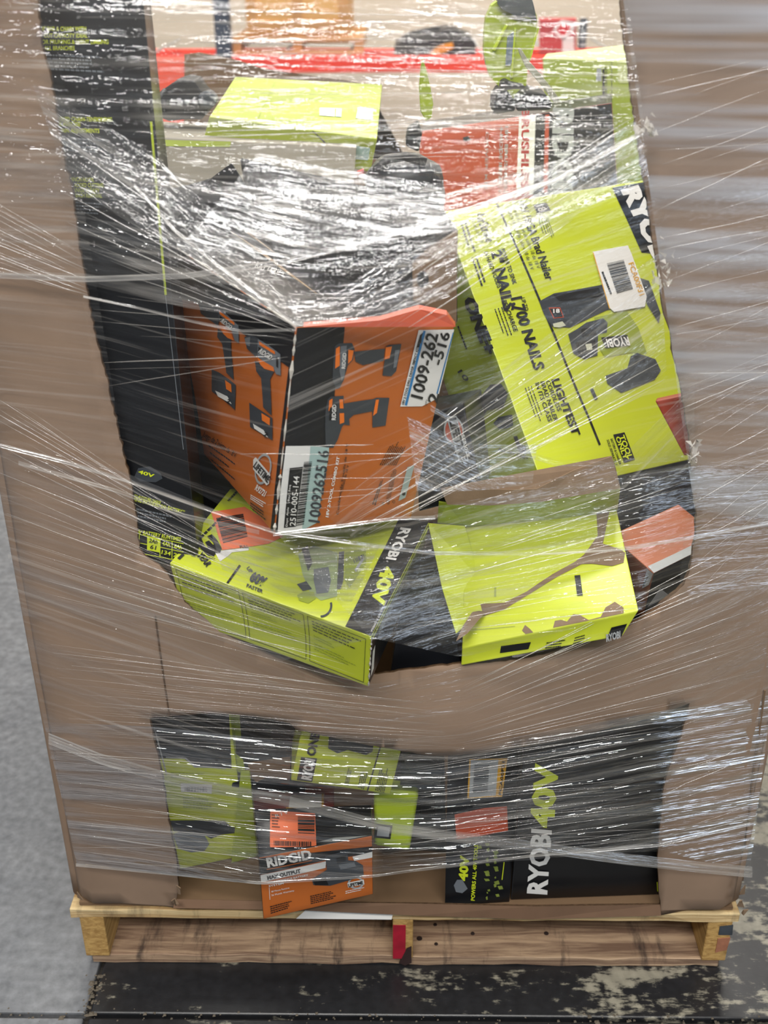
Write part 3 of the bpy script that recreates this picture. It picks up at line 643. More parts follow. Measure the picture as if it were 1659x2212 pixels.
kit.text('-Y', '18V 2-TOOL COMBO KIT', K8(740, 800)[0], K8(848, 205)[0], 6, WHITE, 3, 0.035)
kit.text('-Y', 'Combiné de 2 outils de 18 V', K8(845, 775)[0], K8(942, 72)[0], 5, INK, 3, 0.01)
kit.text('-Y', 'Combo de 18 V', K8(885, 560)[0], K8(948, 290)[0], 5, INK, 3, 0.01)
kit.fine('-Y', K8(1260, 290, 1400, 40, 1560, 60, 1440, 290), 9, INK, seed=8, fill=.45); kit.fine('-Y', K8(1185, 670, 1290, 400, 1310, 410, 1230, 680), 2, INK, seed=9)
kit.fine('-Y', K8(1330, 640, 1390, 330, 1450, 320, 1370, 650), 4, INK, seed=10, fill=.4)
kit.patch('-Y', 'grey_sticker', paint('pale_grey_label', '9FB0AC', .5, .05, 8), [K8(1550, 305, 1625, 280, 1530, 600, 1458, 635)], 3)
kit.patch('-Y', 'icons', INK, ring(1510/4.74+550, 560/4.74+950, 0, 4)+ring(824, 1089, 2, 3, n=10)+ring(835, 1087, 2, 3, n=10)+ring(847, 1085, 2, 3, n=10), 4)
# store label, upper right
lab2 = kit.patch('-Y', 'price_label', WHITE, [K4(1060, 795, 1300, 790, 1290, 860, 1240, 1050, 1185, 1255, 1080, 1310, 940, 1315, 1000, 1060)], 2, label='white label with large black stock number')
kit.quad('-Y', 'blue_rule', BLUE, K4(1098, 800)[0], K4(975, 1305)[0], 5, 3); kit.quad('-Y', 'blue_rule', BLUE, K4(1290, 810)[0], K4(1178, 1225)[0], 3, 3)
kit.patch('-Y', 'black_tab', INK, [K4(1068, 830, 1090, 810, 1070, 915, 1045, 915)], 3)
kit.text('-Y', '18V 2-TOOL DRILL DRIVER /IMPACT KIT', K4(962, 1300)[0], K4(1060, 915)[0], 5, INK, 4, 0.02)
kit.text('-Y', '1009-262', K4(1078, 1262)[0], K4(1186, 822)[0], 26, INK, 5, 0.02, parent=lab2); kit.text('-Y', '-516', K4(1200, 1035)[0], K4(1266, 815)[0], 21, INK, 5, 0.02, parent=lab2)
kit.text('-Y', '2', K4(1175, 1290)[0], K4(1190, 1225)[0], 22, INK, 5, 0.02); kit.text('-Y', 'QTY', K4(1108, 1300)[0], K4(1115, 1262)[0], 4, INK, 5, 0.01)
# top print and opened flaps
kit.text('+Z', 'BATTERIES', (556, 585), (618, 601), 11, WHITE, 3, 0.0, up=(5, -11)); kit.text('+Z', 'MOBILE', (508, 535), (556, 560), 12, GREY, 3, 0.0, up=(4, -12))
c0 = kit.c
def flap(name, pts3, off, mats, label=None):
    o = link(name, slabmesh(pts3, np.array(off)), mats, kit.root, label=label); return o
A_, TL_, TR_, BK_ = c0['--+'], c0['-++'], c0['+-+'], c0['+++']
flap('top_flap', [TL_, at(345, 412, .22), at(400, 402, .25), at(455, 386, .27), at(500, 352, .30), at(560, 450, .30), BK_+np.array([-.03, 0, .0])], (0.0, .004, 0), BLACKG)
flap('side_flap', [at(655, 706, -.098), at(820, 692, -.07), at(905, 668, -.05), at(965, 680, -.045), at(984, 706, -.045)], (0, .01, .002), ORANGE_R)
for a, b in (((352, 412), (520, 520)), ((395, 410), (600, 555)), ((440, 400), (560, 470)), ((520, 520), (690, 640)), ((600, 470), (760, 560))):
    P = [kit.P('+Z', *kit.uv('+Z', (a[0]+(b[0]-a[0])*t, a[1]+(b[1]-a[1])*t)), .004) for t in (0, .33, .66, 1)]
    if all(abs(p[1]) < .6 for p in P):
        V, Fc = tube(P, [.0006, .0018, .0016, .0005], 5); link('torn_crease', mesh(V, Fc), paint('torn_tan', 'A08B72', .9, .3, 50), kit.root)

# black carton behind the kit with an opened kraft-brown end
ub = Carton('open_black_carton', 'black carton with brown opened end and round finger hole, behind the drill kit', 'carton',
    [0, 0, 0, 0, 0, 0, 1, 1, 1], {'--+': (600, 560, .16), '+-+': (990, 494, .05), '-++': (517, 338, .36), '+++': (952, 438, .24), '---': (640, 720, .16), '+--': (988, 700, .03), '-+-': (560, 600, .36), '++-': (985, 600, .2)},
    {'*': paint('matte_black_print', '101114', .62, .15, 9, .1, .3)}, dent=.006, seed=12, bev=.003)
ub.patch('-Y', 'brown_inside', KRAFT_IN, [[(880, 575), (915, 540), (990, 494), (989, 700), (885, 690)]], 1, label='plain brown inner board of the opened end')
ub.patch('-Y', 'finger_hole', RUBBER, [[(905+14*math.cos(k*.35), 610+18*math.sin(k*.35)) for k in range(18)]], 2)
# black filler added between saw carton and kit, continuing the saw carton's side
mc = Carton('black_filler_block', 'plain black carton squeezed between the saw carton and the drill kit', 'carton',
    [0, 0, 0, 0, 0, 0, 1, 1, 1], {'--+': (345, 560, .16), '+-+': (420, 560, .17), '---': (420, 1130, .13), '+--': (540, 1110, .13), '-++': (350, 520, .3), '+++': (430, 520, .3), '-+-': (430, 1060, .26), '++-': (540, 1040, .26)},
    {'*': BLACK}, dent=.002, seed=12)

# nailer carton
nl = Carton('nailer_carton', 'bright lime brad nailer carton leaning at the right, black corner band', 'carton',
    [0.2323, 0.2749, 0.9412, -0.674, -0.1647, 0.5586, 0.3583, 0.128, 0.3933],
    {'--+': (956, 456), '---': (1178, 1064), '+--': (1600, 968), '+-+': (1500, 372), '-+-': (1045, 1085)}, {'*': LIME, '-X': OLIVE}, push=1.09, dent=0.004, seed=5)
nl.patch('-Y', 'black_band', BLACK, [[(1317, 409), (1420, 390), (1500, 600), (1389, 585)]], 1)
nl.text('-Y', 'RYOBI', (1338, 416), (1428, 628), 34, WHITE, 3, 0.06, up=(35, -12))
nl.quad('-Y', 'divider_rule', INK, (1062, 420), (1294, 981), 4.5, 1)
NT = lambda t, a, b, h, m=INK, bold=.02: nl.text('-Y', t, a, b, h, m, 2, bold, up=(h*.98, -h*.22))
NT('18V 18GA Brad Nailer', (1112, 440), (1187, 652), 18); NT("Cloueuse à parquet de calibre 18 de 18 V", (1100, 446), (1166, 622), 8, INK, .0); NT('Clavadora de puntillas calibre 18 de 18 V', (1088, 446), (1153, 625), 8, INK, 0)
NT('AirStrike', (1024, 468), (1056, 551), 20); NT('TECHNOLOGY', (1015, 478), (1044, 552), 7, INK, 0)
NT('POWER TO SINK', (1087, 570), (1118, 660), 9); NT('2" NAILS', (1068, 575), (1104, 724), 21, INK, .04); NT('IN HARDWOODS', (1052, 576), (1087, 668), 9)
NT('UP TO', (1136, 692), (1146, 722), 8); NT('1,700 NAILS', (1116, 692), (1168, 848), 22, INK, .04); NT('PER CHARGE', (1098, 698), (1125, 768), 9)
NT('LIGHTEST', (1202, 865), (1240, 968), 16, INK, .04); NT('CORDLESS', (1190, 868), (1212, 925), 9); NT('BRAD NAILER', (1179, 870), (1204, 945), 9); NT('IN ITS CLASS', (1168, 873), (1192, 945), 9)
nl.fine('-Y', [(1012, 520), (1030, 580), (998, 590), (985, 530)][:0] or [(1010, 490), (1038, 575), (1022, 580), (994, 495)], 2, INK); nl.fine('-Y', [(1040, 585), (1066, 660), (1052, 666), (1026, 592)], 2, INK, seed=5)
nl.fine('-Y', [(1100, 712), (1124, 778), (1104, 786), (1080, 718)], 3, INK, seed=6, fill=.3); nl.fine('-Y', [(1162, 878), (1186, 946), (1168, 952), (1144, 884)], 3, INK, seed=7, fill=.3)
nl.fine('-Y', [(1168, 470), (1192, 545), (1176, 548), (1152, 474)], 3, INK, seed=8, fill=.3); nl.fine('-Y', [(1180, 482), (1204, 556), (1196, 560), (1172, 486)], 2, INK, seed=18, fill=.3)
nl.patch('-Y', 'voltage_badge', DGREY, [K5(545, 140, 625, 125, 655, 190, 575, 208)], 2); nl.text('-Y', '18', K5(560, 150)[0], K5(585, 200)[0], 14, WHITE, 4, .03, up=(16, -5))
nl.patch('-Y', 'badge', INK, [K5(1030, 1555, 1098, 1540, 1150, 1662, 1085, 1682)], 2); nl.text('-Y', 'TOOL', K5(1062, 1560)[0], K5(1108, 1665)[0], 9, LIMETXT, 4, .03, up=(11, -3)); nl.text('-Y', 'ONLY', K5(1040, 1568)[0], K5(1084, 1670)[0], 8, LIMETXT, 4, .03, up=(9, -3))
NT('BATTERY & CHARGER', (1316, 970), (1332, 1012), 5); NT('SOLD SEPARATELY', (1308, 972), (1324, 1014), 5)
nb = nl.patch('-Y', 'shipping_label', WHITE, [[(1281, 583), (1357, 568), (1366, 590), (1400, 690), (1396, 712), (1330, 725), (1320, 716)]], 5, label='white barcode label over the nailer picture')
nl.quad('-Y', 'label_edge', YEL, (1282, 585), (1320, 718), 2, 6)
nl.bars('-Y', K5(1000, 590, 1100, 565, 1160, 760, 1065, 790), 24, DGREY, 7, vert=True, seed=3, parent=nb); nl.fine('-Y', K5(985, 640, 1040, 790, 1020, 795, 965, 650), 1, INK, 7)
nl.text('-Y', 'FCA00F31', K5(1130, 590)[0], K5(1200, 800)[0], 10, YEL, 7, .02, up=(11, -4))
# nailer picture
pic(nl, '-Y', DGREY, [K5(620, 830, 705, 778, 985, 725, 1060, 800, 1100, 860, 1010, 885, 930, 925, 860, 960, 800, 990, 700, 985, 650, 910), K5(895, 960, 990, 935, 1015, 960, 1010, 1020, 960, 1030, 955, 1150, 880, 1172, 820, 1140, 790, 1030, 840, 1000),
                     K5(1200, 680, 1260, 700, 1330, 900, 1320, 960, 1250, 850), K5(1150, 1150, 1190, 1130, 1300, 1160, 1330, 1220, 1290, 1270, 1090, 1345, 1010, 1300, 1000, 1260, 1130, 1215)], 2)
pic(nl, '-Y', INK, [K5(700, 790, 960, 745, 990, 800, 740, 830), K5(860, 1000, 940, 985, 950, 1030, 870, 1050), K5(830, 1080, 940, 1060, 945, 1100, 850, 1150), K5(1170, 1150, 1230, 1145, 1240, 1180, 1180, 1190)], 3)
pic(nl, '-Y', OLIVE, [K5(940, 930, 1130, 890, 1200, 990, 1250, 1130, 1150, 1130, 1000, 1160, 960, 1100), K5(1130, 1215, 1200, 1200, 1240, 1250, 1220, 1260)], 1)
pic(nl, '-Y', INK, [K5(975, 1050, 1130, 1030, 1140, 1090, 1000, 1110)], 3); nl.text('-Y', 'RYOBI', K5(1132, 1045)[0], K5(1000, 1062)[0], 14, WHITE, 5, .03, up=(5, 17))
nl.patch('-Y', 'voltage_badge', ORANGE_R, [K5(675, 870, 742, 868, 765, 930, 705, 938)], 3); nl.patch('-Y', 'badge_face', INK, [K5(680, 876, 738, 874, 758, 926, 708, 932)], 4); nl.text('-Y', '18', K5(700, 905)[0], K5(738, 903)[0], 9, WHITE, 6, .03)
pic(nl, '-Y', paint('pale_picture', 'C8CBB5', .4, .08, 8), [K5(700, 970, 755, 955, 775, 980, 740, 992, 705, 990), K5(885, 1090, 920, 1085, 925, 1120, 895, 1125)], 4)
nl.quad('-Y', 'nose_picture', DGREY, K5(920, 1330)[0], K5(945, 1385)[0], 7, 2)
# olive side: writing and tool pictures
nl.text('-X', 'ONE+', (995, 632), (1042, 750), 24, INK, 3, .06, up=(26, -8)); nl.fine('-X', [(985, 690), (1004, 740), (998, 744), (979, 694)], 1, INK)
nl.text('-X', '10', (984, 790), (1000, 812), 10, INK, 3, .02)
nl.patch('-X', 'tool_picture', DGREY, [K5(200, 1250, 280, 1150, 350, 1140, 395, 1200, 360, 1290, 260, 1310, 240, 1350), K5(300, 1390, 330, 1350, 420, 1330, 425, 1400, 380, 1420, 330, 1420), K5(425, 1470, 450, 1465, 470, 1520, 510, 1530, 505, 1580, 460, 1570)], 2)
nl.text('-X', 'ALL 18V ONE+', K5(330, 1560)[0], K5(520, 1620)[0], 8, INK, 3, .02); nl.text('-X', 'TOOLS', K5(540, 1700)[0], K5(575, 1780)[0], 8, INK, 3, .02)
nl.edge(('---', '--+'), .0009, mat=paint('lime_scuff', 'DDE67A', .6, .1, 30), seed=8)

# lime battery/charger carton, lower left, sticking out of the window
lc = Carton('charger_carton', 'lime 40 volt charger carton jutting over the window sill, orange sticker', 'carton',
    [-0.139, 0.0304, 0.7108, 0.3013, 0.0356, -0.3921, 0.2796, 0.1879, 0.1073],
    {'--+': (366, 1216), '+-+': (803, 1376), '+--': (796, 1484), '---': (398, 1338), '+++': (928, 1128), '-++': (508, 1042), '++-': (905, 1232)}, {'*': LIME, '+X': BLACK}, dent=0.005, seed=7)
lc.patch('+Z', 'black_band', BLACK, [[(858, 1104), (926, 1129), (803, 1375), (731, 1352)]], 1)
lc.text('+Z', 'RYOBI', (858, 1137), (826, 1203), 22, WHITE, 3, .04, up=(25, 4)); lc.text('+Z', '40V', (820, 1218), (795, 1300), 31, LIMETXT, 3, .05, up=(34, 6))
lc.text('+Z', '1003-918-419 // OP406A', (832, 1293), (798, 1365), 5, WHITE, 3, 0, up=(6, 2))
lc.text('+Z', '3', (422, 1166), (442, 1202), 27, INK, 3, .06, up=(30, -16)); lc.text('+Z', 'YEAR', (418, 1196), (434, 1222), 12, INK, 3, .04, up=(12, -7)); lc.text('+Z', 'LIMITED WARRANTY', (408, 1200), (452, 1206), 5, INK, 3, .02)
lc.fine('+Z', [(380, 1205), (480, 1105), (486, 1109), (388, 1211)], 1, INK); lc.fine('+Z', [(488, 1080), (520, 1045), (526, 1050), (494, 1084)], 1, INK, seed=4)
st = lc.patch('+Z', 'orange_sticker', STICK, [[(456, 1106), (520, 1092), (560, 1118), (592, 1150), (560, 1165), (468, 1183)]], 2, label='crumpled orange return sticker')
lc.bars('+Z', K6(508, 400, 630, 372, 640, 480, 525, 520), 22, INK, 4, vert=True, seed=6, parent=st)
lc.patch('+Z', 'white_sticker', WHITE, [K6(480, 560, 640, 530, 640, 545, 560, 560, 540, 580, 500, 610)], 1)
lc.text('+Z', 'PULL', K6(600, 540)[0], K6(640, 535)[0], 6, INK, 4, .02)
lc.quad('+Z', 'divider_rule', INK, K6(592, 625)[0], K6(515, 730)[0], 4, 2)
lc.text('+Z', 'UP TO', K6(620, 640)[0], K6(660, 700)[0], 8, DGREY, 3, .03); lc.text('+Z', '60%', K6(628, 700)[0], K6(700, 735)[0], 22, DGREY, 3, .05); lc.text('+Z', 'FASTER', K6(612, 735)[0], K6(690, 765)[0], 8, DGREY, 3, .03)
pic(lc, '+Z', paint('charger_picture', '9FB07A', .35, .1, 8), [K6(880, 560, 960, 520, 1090, 560, 1090, 780, 1000, 800, 940, 760, 900, 660)], 1, 'charger_picture')
pic(lc, '+Z', MGREY, [K6(960, 640, 1040, 630, 1055, 700, 1040, 760, 975, 765, 960, 700)], 2, 'charger_picture')
pic(lc, '+Z', DGREY, [K6(900, 540, 930, 520, 955, 610, 930, 650), K6(870, 715, 920, 700, 950, 740, 900, 750), K6(1095, 560, 1125, 555, 1125, 700, 1110, 745, 1088, 745)], 3, 'charger_picture')
pic(lc, '+Z', MATS['olive_lime_print'], [K6(1130, 560, 1245, 540, 1250, 620, 1160, 740, 1130, 700)], 1, 'charger_picture')
pic(lc, '+Z', GREY, [K6(1185, 650, 1230, 590, 1238, 600, 1195, 665)], 3, 'charger_picture')
lc.bars('+Z', K6(1175, 600, 1235, 570, 1245, 590, 1185, 620), 6, DGREY, 3)
pic(lc, '+Z', DGREY, ring(K6(1000, 830)[0][0], K6(1000, 830)[0][1], 22, 27, 1.0, 14, -.3, 1.6), 2, 'cable_picture')
pic(lc, '+Z', OLIVE, [K6(870, 770, 910, 750, 960, 755, 970, 790, 930, 815, 880, 800)], 2, 'olive_patch')  # flat olive patch on the lime top
for x0_, x1_ in ((0.03, .36), (.38, .68), (.70, .975)):
    def fq(u, v): return tuple(proj(lc.P('-Y', u, v)))
    q = [fq(x0_, .93), fq(x1_, .93), fq(x1_, .06), fq(x0_, .06)]
    for i in range(4): lc.quad('-Y', 'panel_rule', INK, q[i], q[(i+1) % 4], .9, 1)
    for j, (v0, v1, u1, n) in enumerate(((.88, .62, .95, 4), (.56, .46, .5, 2), (.40, .25, .85, 3))):
        uu = x0_+.02; ue = x0_+(x1_-x0_)*u1
        lc.fine('-Y', [fq(uu, v0), fq(ue, v0), fq(ue, v1), fq(uu, v1)], n, OLIVE if j else INK, seed=int(x0_*100)+j, fill=.28)
def fqx(u, v): return tuple(proj(lc.P('+X', u, v)))
lc.quad('+X', 'lime_edge', LIME, fqx(.0, .96), fqx(1, .96), 4, 1)
lc.patch('+X', 'white_panel', WHITE, [[fqx(.05, .6), fqx(.12, .6), fqx(.14, .1), fqx(.05, .1)]], 1)
lc.fine('+X', [fqx(.2, .85), fqx(.9, .85), fqx(.9, .55), fqx(.2, .55)], 3, GREY)
lc.edge(('+--', '+-+'), .0014, seed=5); lc.edge(('--+', '+-+'), .0008, mat=MATS['lime_scuff'], seed=6)

# torn lime carton, lower right
tn = Carton('torn_carton', 'torn lime carton with brown rips lying on the window sill', 'carton',
    [0.1906, 0.1027, 0.6628, 0.0311, -0.2623, -0.0926, 0.2231, 0.2848, 0.0302],
    {'-++': (1005, 1136, .13), '+++': (1332, 1100, .13), '+-+': (1380, 1319), '--+': (998, 1400), '---': (996, 1438), '+--': (1345, 1374)}, {'*': LIME, '+X': KRAFT_IN}, dent=0.006, seed=9)
rip = tn.patch('+Z', 'torn_strip', TORN, [K7(460, 940, 600, 935, 720, 880, 850, 790, 960, 725, 1000, 690, 1060, 600, 1050, 480, 1110, 470, 1085, 640, 1160, 670, 1185, 690, 1180, 740, 1130, 755, 1040, 740, 990, 740, 880, 800, 740, 890, 600, 970, 480, 1005)], 1)
tn.patch('+Z', 'torn_patch', TORN, [K7(862, 1072, 870, 1035, 900, 1030, 930, 1040, 960, 1000, 990, 1005, 1035, 1035, 1090, 1020, 1110, 970, 1150, 942, 1190, 975, 1195, 1020, 1170, 1050, 1080, 1058, 1000, 1062)], 1)
tn.patch('+Z', 'torn_patch', TORN, [K7(700, 1085, 715, 1055, 740, 1075, 762, 1120, 760, 1138, 722, 1142)], 1)
tn.patch('+Z', 'slot', INK, [K7(958, 800, 985, 798, 1002, 905, 975, 905)], 2)
tn.patch('+Z', 'label_outline', OLIVE, [K7(410, 1080, 660, 1060, 662, 1063, 412, 1083), K7(540, 855, 552, 855, 552, 905, 540, 905)], 1)
tn.patch('-Y', 'black_band', BLACK, [K7(1095, 1085, 1190, 1062, 1155, 1140, 1060, 1165)], 1); tn.text('-Y', 'RYOBI', K7(1075, 1150)[0], K7(1160, 1128)[0], 14, GREY, 3, .04)
tn.patch('-Y', 'black_tab', INK, [K7(520, 1185, 660, 1165, 650, 1200, 515, 1220)], 1)
tn.fine('-Y', K7(740, 1165, 840, 1150, 830, 1200, 730, 1210), 4, INK); tn.fine('-Y', K7(890, 1140, 960, 1120, 950, 1160, 880, 1175), 3, INK, seed=3)
# side flap and open brown top flap
sf = link('side_flap', slabmesh([at(925, 1130, .09), at(1004, 1136, .12), at(1036, 1250, .06), at(1043, 1320, .03), at(1012, 1345, .0), at(985, 1368, -.02), at(955, 1270, .04)], np.array([0.0, .002, -.003])), [LIME, TORN], tn.root)
link('lifted_corner', slabmesh([at(1043, 1318, .02), at(1047, 1324, .0), at(1010, 1368, -.03), at(985, 1385, -.035), at(1000, 1352, -.02), at(1020, 1322, .0)], np.array([0, .0012, -.001])), TORN, tn.root)
tf = link('open_flap', slabmesh([at(952, 1056, .07), at(1120, 1058, .07), at(1160, 1056, .07), at(1240, 1016, .08), at(1322, 986, .09), at(1330, 1010, .088), at(1340, 1055, .075), at(1170, 1084, .07), at(1060, 1092, .07), at(966, 1090, .07)], np.array([0, .004, -.001])), TORN, tn.root, label='brown inner side of the lifted top flap')
link('flap_hinge', slabmesh([at(966, 1088, .075), at(1060, 1090, .075), at(1170, 1082, .075), at(1340, 1053, .08), at(1334, 1103, .125), at(1200, 1121, .125), at(1005, 1138, .125), at(945, 1130, .10), at(948, 1085, .08)], np.array([0, .004, 0])), OLIVE, tn.root)

# orange/grey carton at the right edge of the window
og = Carton('grey_orange_carton', 'orange carton with grey band and torn dark end at the right', 'carton',
    [0.3583, 0.1297, 0.6774, 0.246, -0.0522, 0.5764, 0.1275, 0.0864, 0.0877],
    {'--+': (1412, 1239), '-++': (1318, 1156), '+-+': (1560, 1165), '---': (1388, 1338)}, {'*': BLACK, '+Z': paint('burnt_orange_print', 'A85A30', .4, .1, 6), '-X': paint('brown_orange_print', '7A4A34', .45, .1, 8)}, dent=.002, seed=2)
og.patch('+Z', 'grey_band', GREY, [[(1399, 1224), (1412, 1239), (1560, 1165), (1552, 1150)][::1]], 1)
og.patch('-X', 'grey_band', GREY, [Q4(820, 985, 893, 1045, 840, 1180, 760, 1220)], 1); og.text('-X', 'MAX', Q4(790, 1190)[0], Q4(850, 1070)[0], 5, INK, 3, .02)
og.patch('-Y', 'torn_hole', INK, [Q4(720, 1460, 790, 1270, 840, 1215, 930, 1190, 1050, 1110, 1110, 1090, 1090, 1140, 980, 1240, 900, 1340, 800, 1430)], 1)
link('torn_tab', slabmesh([tuple(at(*Q4(x, y)[0], .03)) for x, y in ((975, 1225), (1080, 1310), (830, 1440), (900, 1340))], np.array([0, .001, 0])), paint('smoky_grey', '6B6E70', .6, .15, 20), og.root)
# stack of dark cartons behind on the right, that prop the nailer carton up
dk = Carton('dark_carton', 'dark plum carton in the shadow under the lime nailer carton', 'carton',
    [0, 0, 0, 0, 0, 0, 1, 1, 1], {'---': (1290, 1190, .24), '+--': (1600, 1165, .24), '--+': (1290, 1035, .24), '+-+': (1600, 1000, .24), '-+-': (1290, 1150, .5), '++-': (1600, 1120, .5), '-++': (1290, 985, .5), '+++': (1600, 960, .5)},
    {'*': paint('plum_black_print', '2A262C', .4, .15, 6)}, dent=.003)
rb = Carton('red_sliver_carton', 'small red orange carton wedged against the torn right edge', 'carton',
    [0, 0, 0, 0, 0, 0, 1, 1, 1], {'---': (1478, 985, .012), '+--': (1540, 975, .012), '--+': (1415, 866, .02), '+-+': (1500, 850, .02), '-+-': (1480, 975, .03), '++-': (1540, 965, .03), '-++': (1418, 860, .04), '+++': (1500, 842, .04)},
    {'*': paint('brick_red_print', '9A3A26', .45, .15, 6)}, dent=.0)

# black tool carton with round warranty badge (between kit and nailer)
bl = Carton('black_badge_carton', 'black tool carton with round grey warranty badge between kit and nailer cartons', 'carton',
    [0, 0, 0, 0, 0, 0, 1, 1, 1], {'---': (905, 1105, .10), '+--': (1045, 1070, .10), '--+': (895, 905, .13), '+-+': (1000, 870, .13), '-+-': (915, 1050, .2), '++-': (1060, 1020, .2), '-++': (925, 860, .2), '+++': (1040, 840, .2)},
    {'*': BLACKG}, dent=.003)
bl.patch('-Y', 'warranty_badge', ORANGE_R, ring(*K4(1290, 1420)[0], 0, 24, .8), 1); bl.patch('-Y', 'badge_ring', GREY, ring(*K4(1290, 1420)[0], 23, 27, .8), 2)
bl.patch('-Y', 'badge_banner', GREY, [K4(1245, 1345, 1310, 1335, 1385, 1600, 1320, 1615)], 3); bl.text('-Y', 'LIFETIME', K4(1262, 1355)[0], K4(1330, 1600)[0], 14, INK, 5, .04, up=(15, -4))
bl.text('-Y', 'SERVICE', K4(1340, 1440)[0], K4(1375, 1580)[0], 6, WHITE, 4, .02, up=(6, -2))

# dark case at the sill, between the charger carton and the torn carton
cs = Carton('black_case', 'black carton lying in shadow between the two lime cartons', 'carton',
    [0, 0, 0, 0, 0, 0, 1, 1, 1], {'---': (840, 1475, .005), '+--': (1000, 1455, .005), '--+': (868, 1290, .03), '+-+': (975, 1330, .03), '-+-': (850, 1380, .22), '++-': (1000, 1350, .22), '-++': (925, 1160, .2), '+++': (985, 1180, .2)},
    {'*': BLACKG}, dent=.003)
cs.fine('+Z', [(905, 1300), (950, 1200), (970, 1205), (935, 1310)], 5, MGREY)
cs.patch('+Z', 'grey_panel', paint('dusky_panel', '4C5357', .4, .2, 20), [[(895, 1330), (935, 1220), (965, 1230), (960, 1320)]], 1)

# vertical orange carton (upper right) with white strip and white name
br = Carton('brushless_carton', 'orange and black brushless tool carton standing on end, rear right', 'carton',
    [0, 0, 0, 0, 0, 0, 1, 1, 1],
    {'--+': (903, 284, .60), '+-+': (1322, 222, .62), '---': (925, 600, .56), '+--': (1345, 560, .58), '-++': (915, 262, .74), '+++': (1320, 202, .76), '-+-': (930, 560, .70), '++-': (1340, 530, .72)}, {'*': BLACK, '-Y': ORANGE_R}, push=1.09, dent=.003, seed=4)
br.patch('-Y', 'white_strip', WHITE, [Q3(708, 790, 828, 780, 812, 1385, 690, 1400)], 1); br.patch('-Y', 'black_panel', BLACK, [Q3(828, 780, 1420, 700, 1470, 1700, 810, 1700, 812, 1385)], 1)
br.patch('-Y', 'orange_rule', ORANGE_R, [Q3(900, 825, 930, 822, 915, 1370, 885, 1372)], 2)
br.text('-Y', 'BRUSHLESS', Q3(732, 780)[0], Q3(725, 1400)[0], 16, RED, 3, .04); br.text('-Y', 'RIDGID', Q3(965, 775)[0], Q3(948, 1520)[0], 44, GREY, 3, .05)
br.text('-Y', '18V BRUSHLESS', Q3(612, 905)[0], Q3(600, 1380)[0], 7, GREY, 3, .02); br.text('-Y', '4-MODE IMPACT', Q3(575, 905)[0], Q3(562, 1380)[0], 7, GREY, 3, .02); br.text('-Y', 'DRIVER KIT', Q3(475, 950)[0], Q3(465, 1360)[0], 6, GREY, 3, .0)
br.text('-Y', 'R8604201', Q3(1105, 1050)[0], Q3(1180, 1000)[0], 8, GREY, 3, .0)
br.patch('-Y', 'tool_picture', DGREY, [Q3(315, 985, 350, 975, 375, 1000, 350, 1010, 320, 1008)], 2)

# lime carton at the far right back
lb_ = Carton('rear_lime_carton', 'lime carton with pale top at the rear right of the bin', 'carton',
    [0.3246, 0.679, 1.1602, 0.4437, -0.0893, -0.306, 0.1844, 0.0568, 0.3097],
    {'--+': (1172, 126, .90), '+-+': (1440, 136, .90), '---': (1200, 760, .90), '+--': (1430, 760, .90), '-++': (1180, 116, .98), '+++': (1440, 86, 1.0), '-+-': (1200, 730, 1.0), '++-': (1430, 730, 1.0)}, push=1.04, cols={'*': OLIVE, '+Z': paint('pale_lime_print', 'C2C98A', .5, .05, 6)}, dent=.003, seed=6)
lb_.quad('-Y', 'crease_line', INK, (1322, 134), (1322, 400), 1.2, 1); lb_.fine('-Y', [(1308, 155), (1308, 225), (1300, 225), (1300, 155)], 1, INK, fill=.6)
lb_.text('-Y', 'KIT INCLUDES', (1303, 150), (1303, 225), 9, INK, 2, .01); lb_.patch('-Y', 'pale_panel', MATS['pale_lime_print'], [[(1335, 140), (1365, 142), (1368, 190), (1338, 190)]], 1)
lb_.patch('-Y', 'grey_mark', GREY, [[(1290, 152), (1300, 152), (1300, 185), (1288, 185)]], 1)

# lime carton tilted, rear left, catching the overhead lamps
lt = Carton('tilted_lime_carton', 'flat lime carton with a white label lying tilted at the rear left', 'carton',
    [-0.1724, 0.6178, 1.1921, 0.2024, 0.1192, -0.0457, 0.2438, 0.2366, 0.06],
    {'-++': (508, 165), '+++': (826, 182), '+-+': (815, 300), '--+': (452, 252), '---': (440, 300), '+--': (800, 372)}, {'*': paint('muted_lime_print', 'A3B23C', .3, .06, 6)}, dent=.003, seed=8)  # one duller lime for the whole carton
lt.patch('+Z', 'white_label', WHITE, [[(670, 229), (705, 230), (704, 248), (668, 246)]], 1); lt.patch('+Z', 'teal_tab', TEAL, [[(708, 230), (722, 231), (720, 249), (706, 248)]], 1)
lt.patch('+Z', 'grey_panel', GREY, [[(762, 228), (804, 232), (800, 258), (756, 252)]], 1); lt.quad('+Z', 'crease_line', OLIVE, (580, 175), (530, 270), 2, 1)
lt.patch('-Y', 'teal_panel', TEAL, [[(705, 305), (795, 318), (790, 345), (700, 335)]], 1); lt.quad('-Y', 'black_edge', INK, (640, 275), (700, 330), 5, 1)
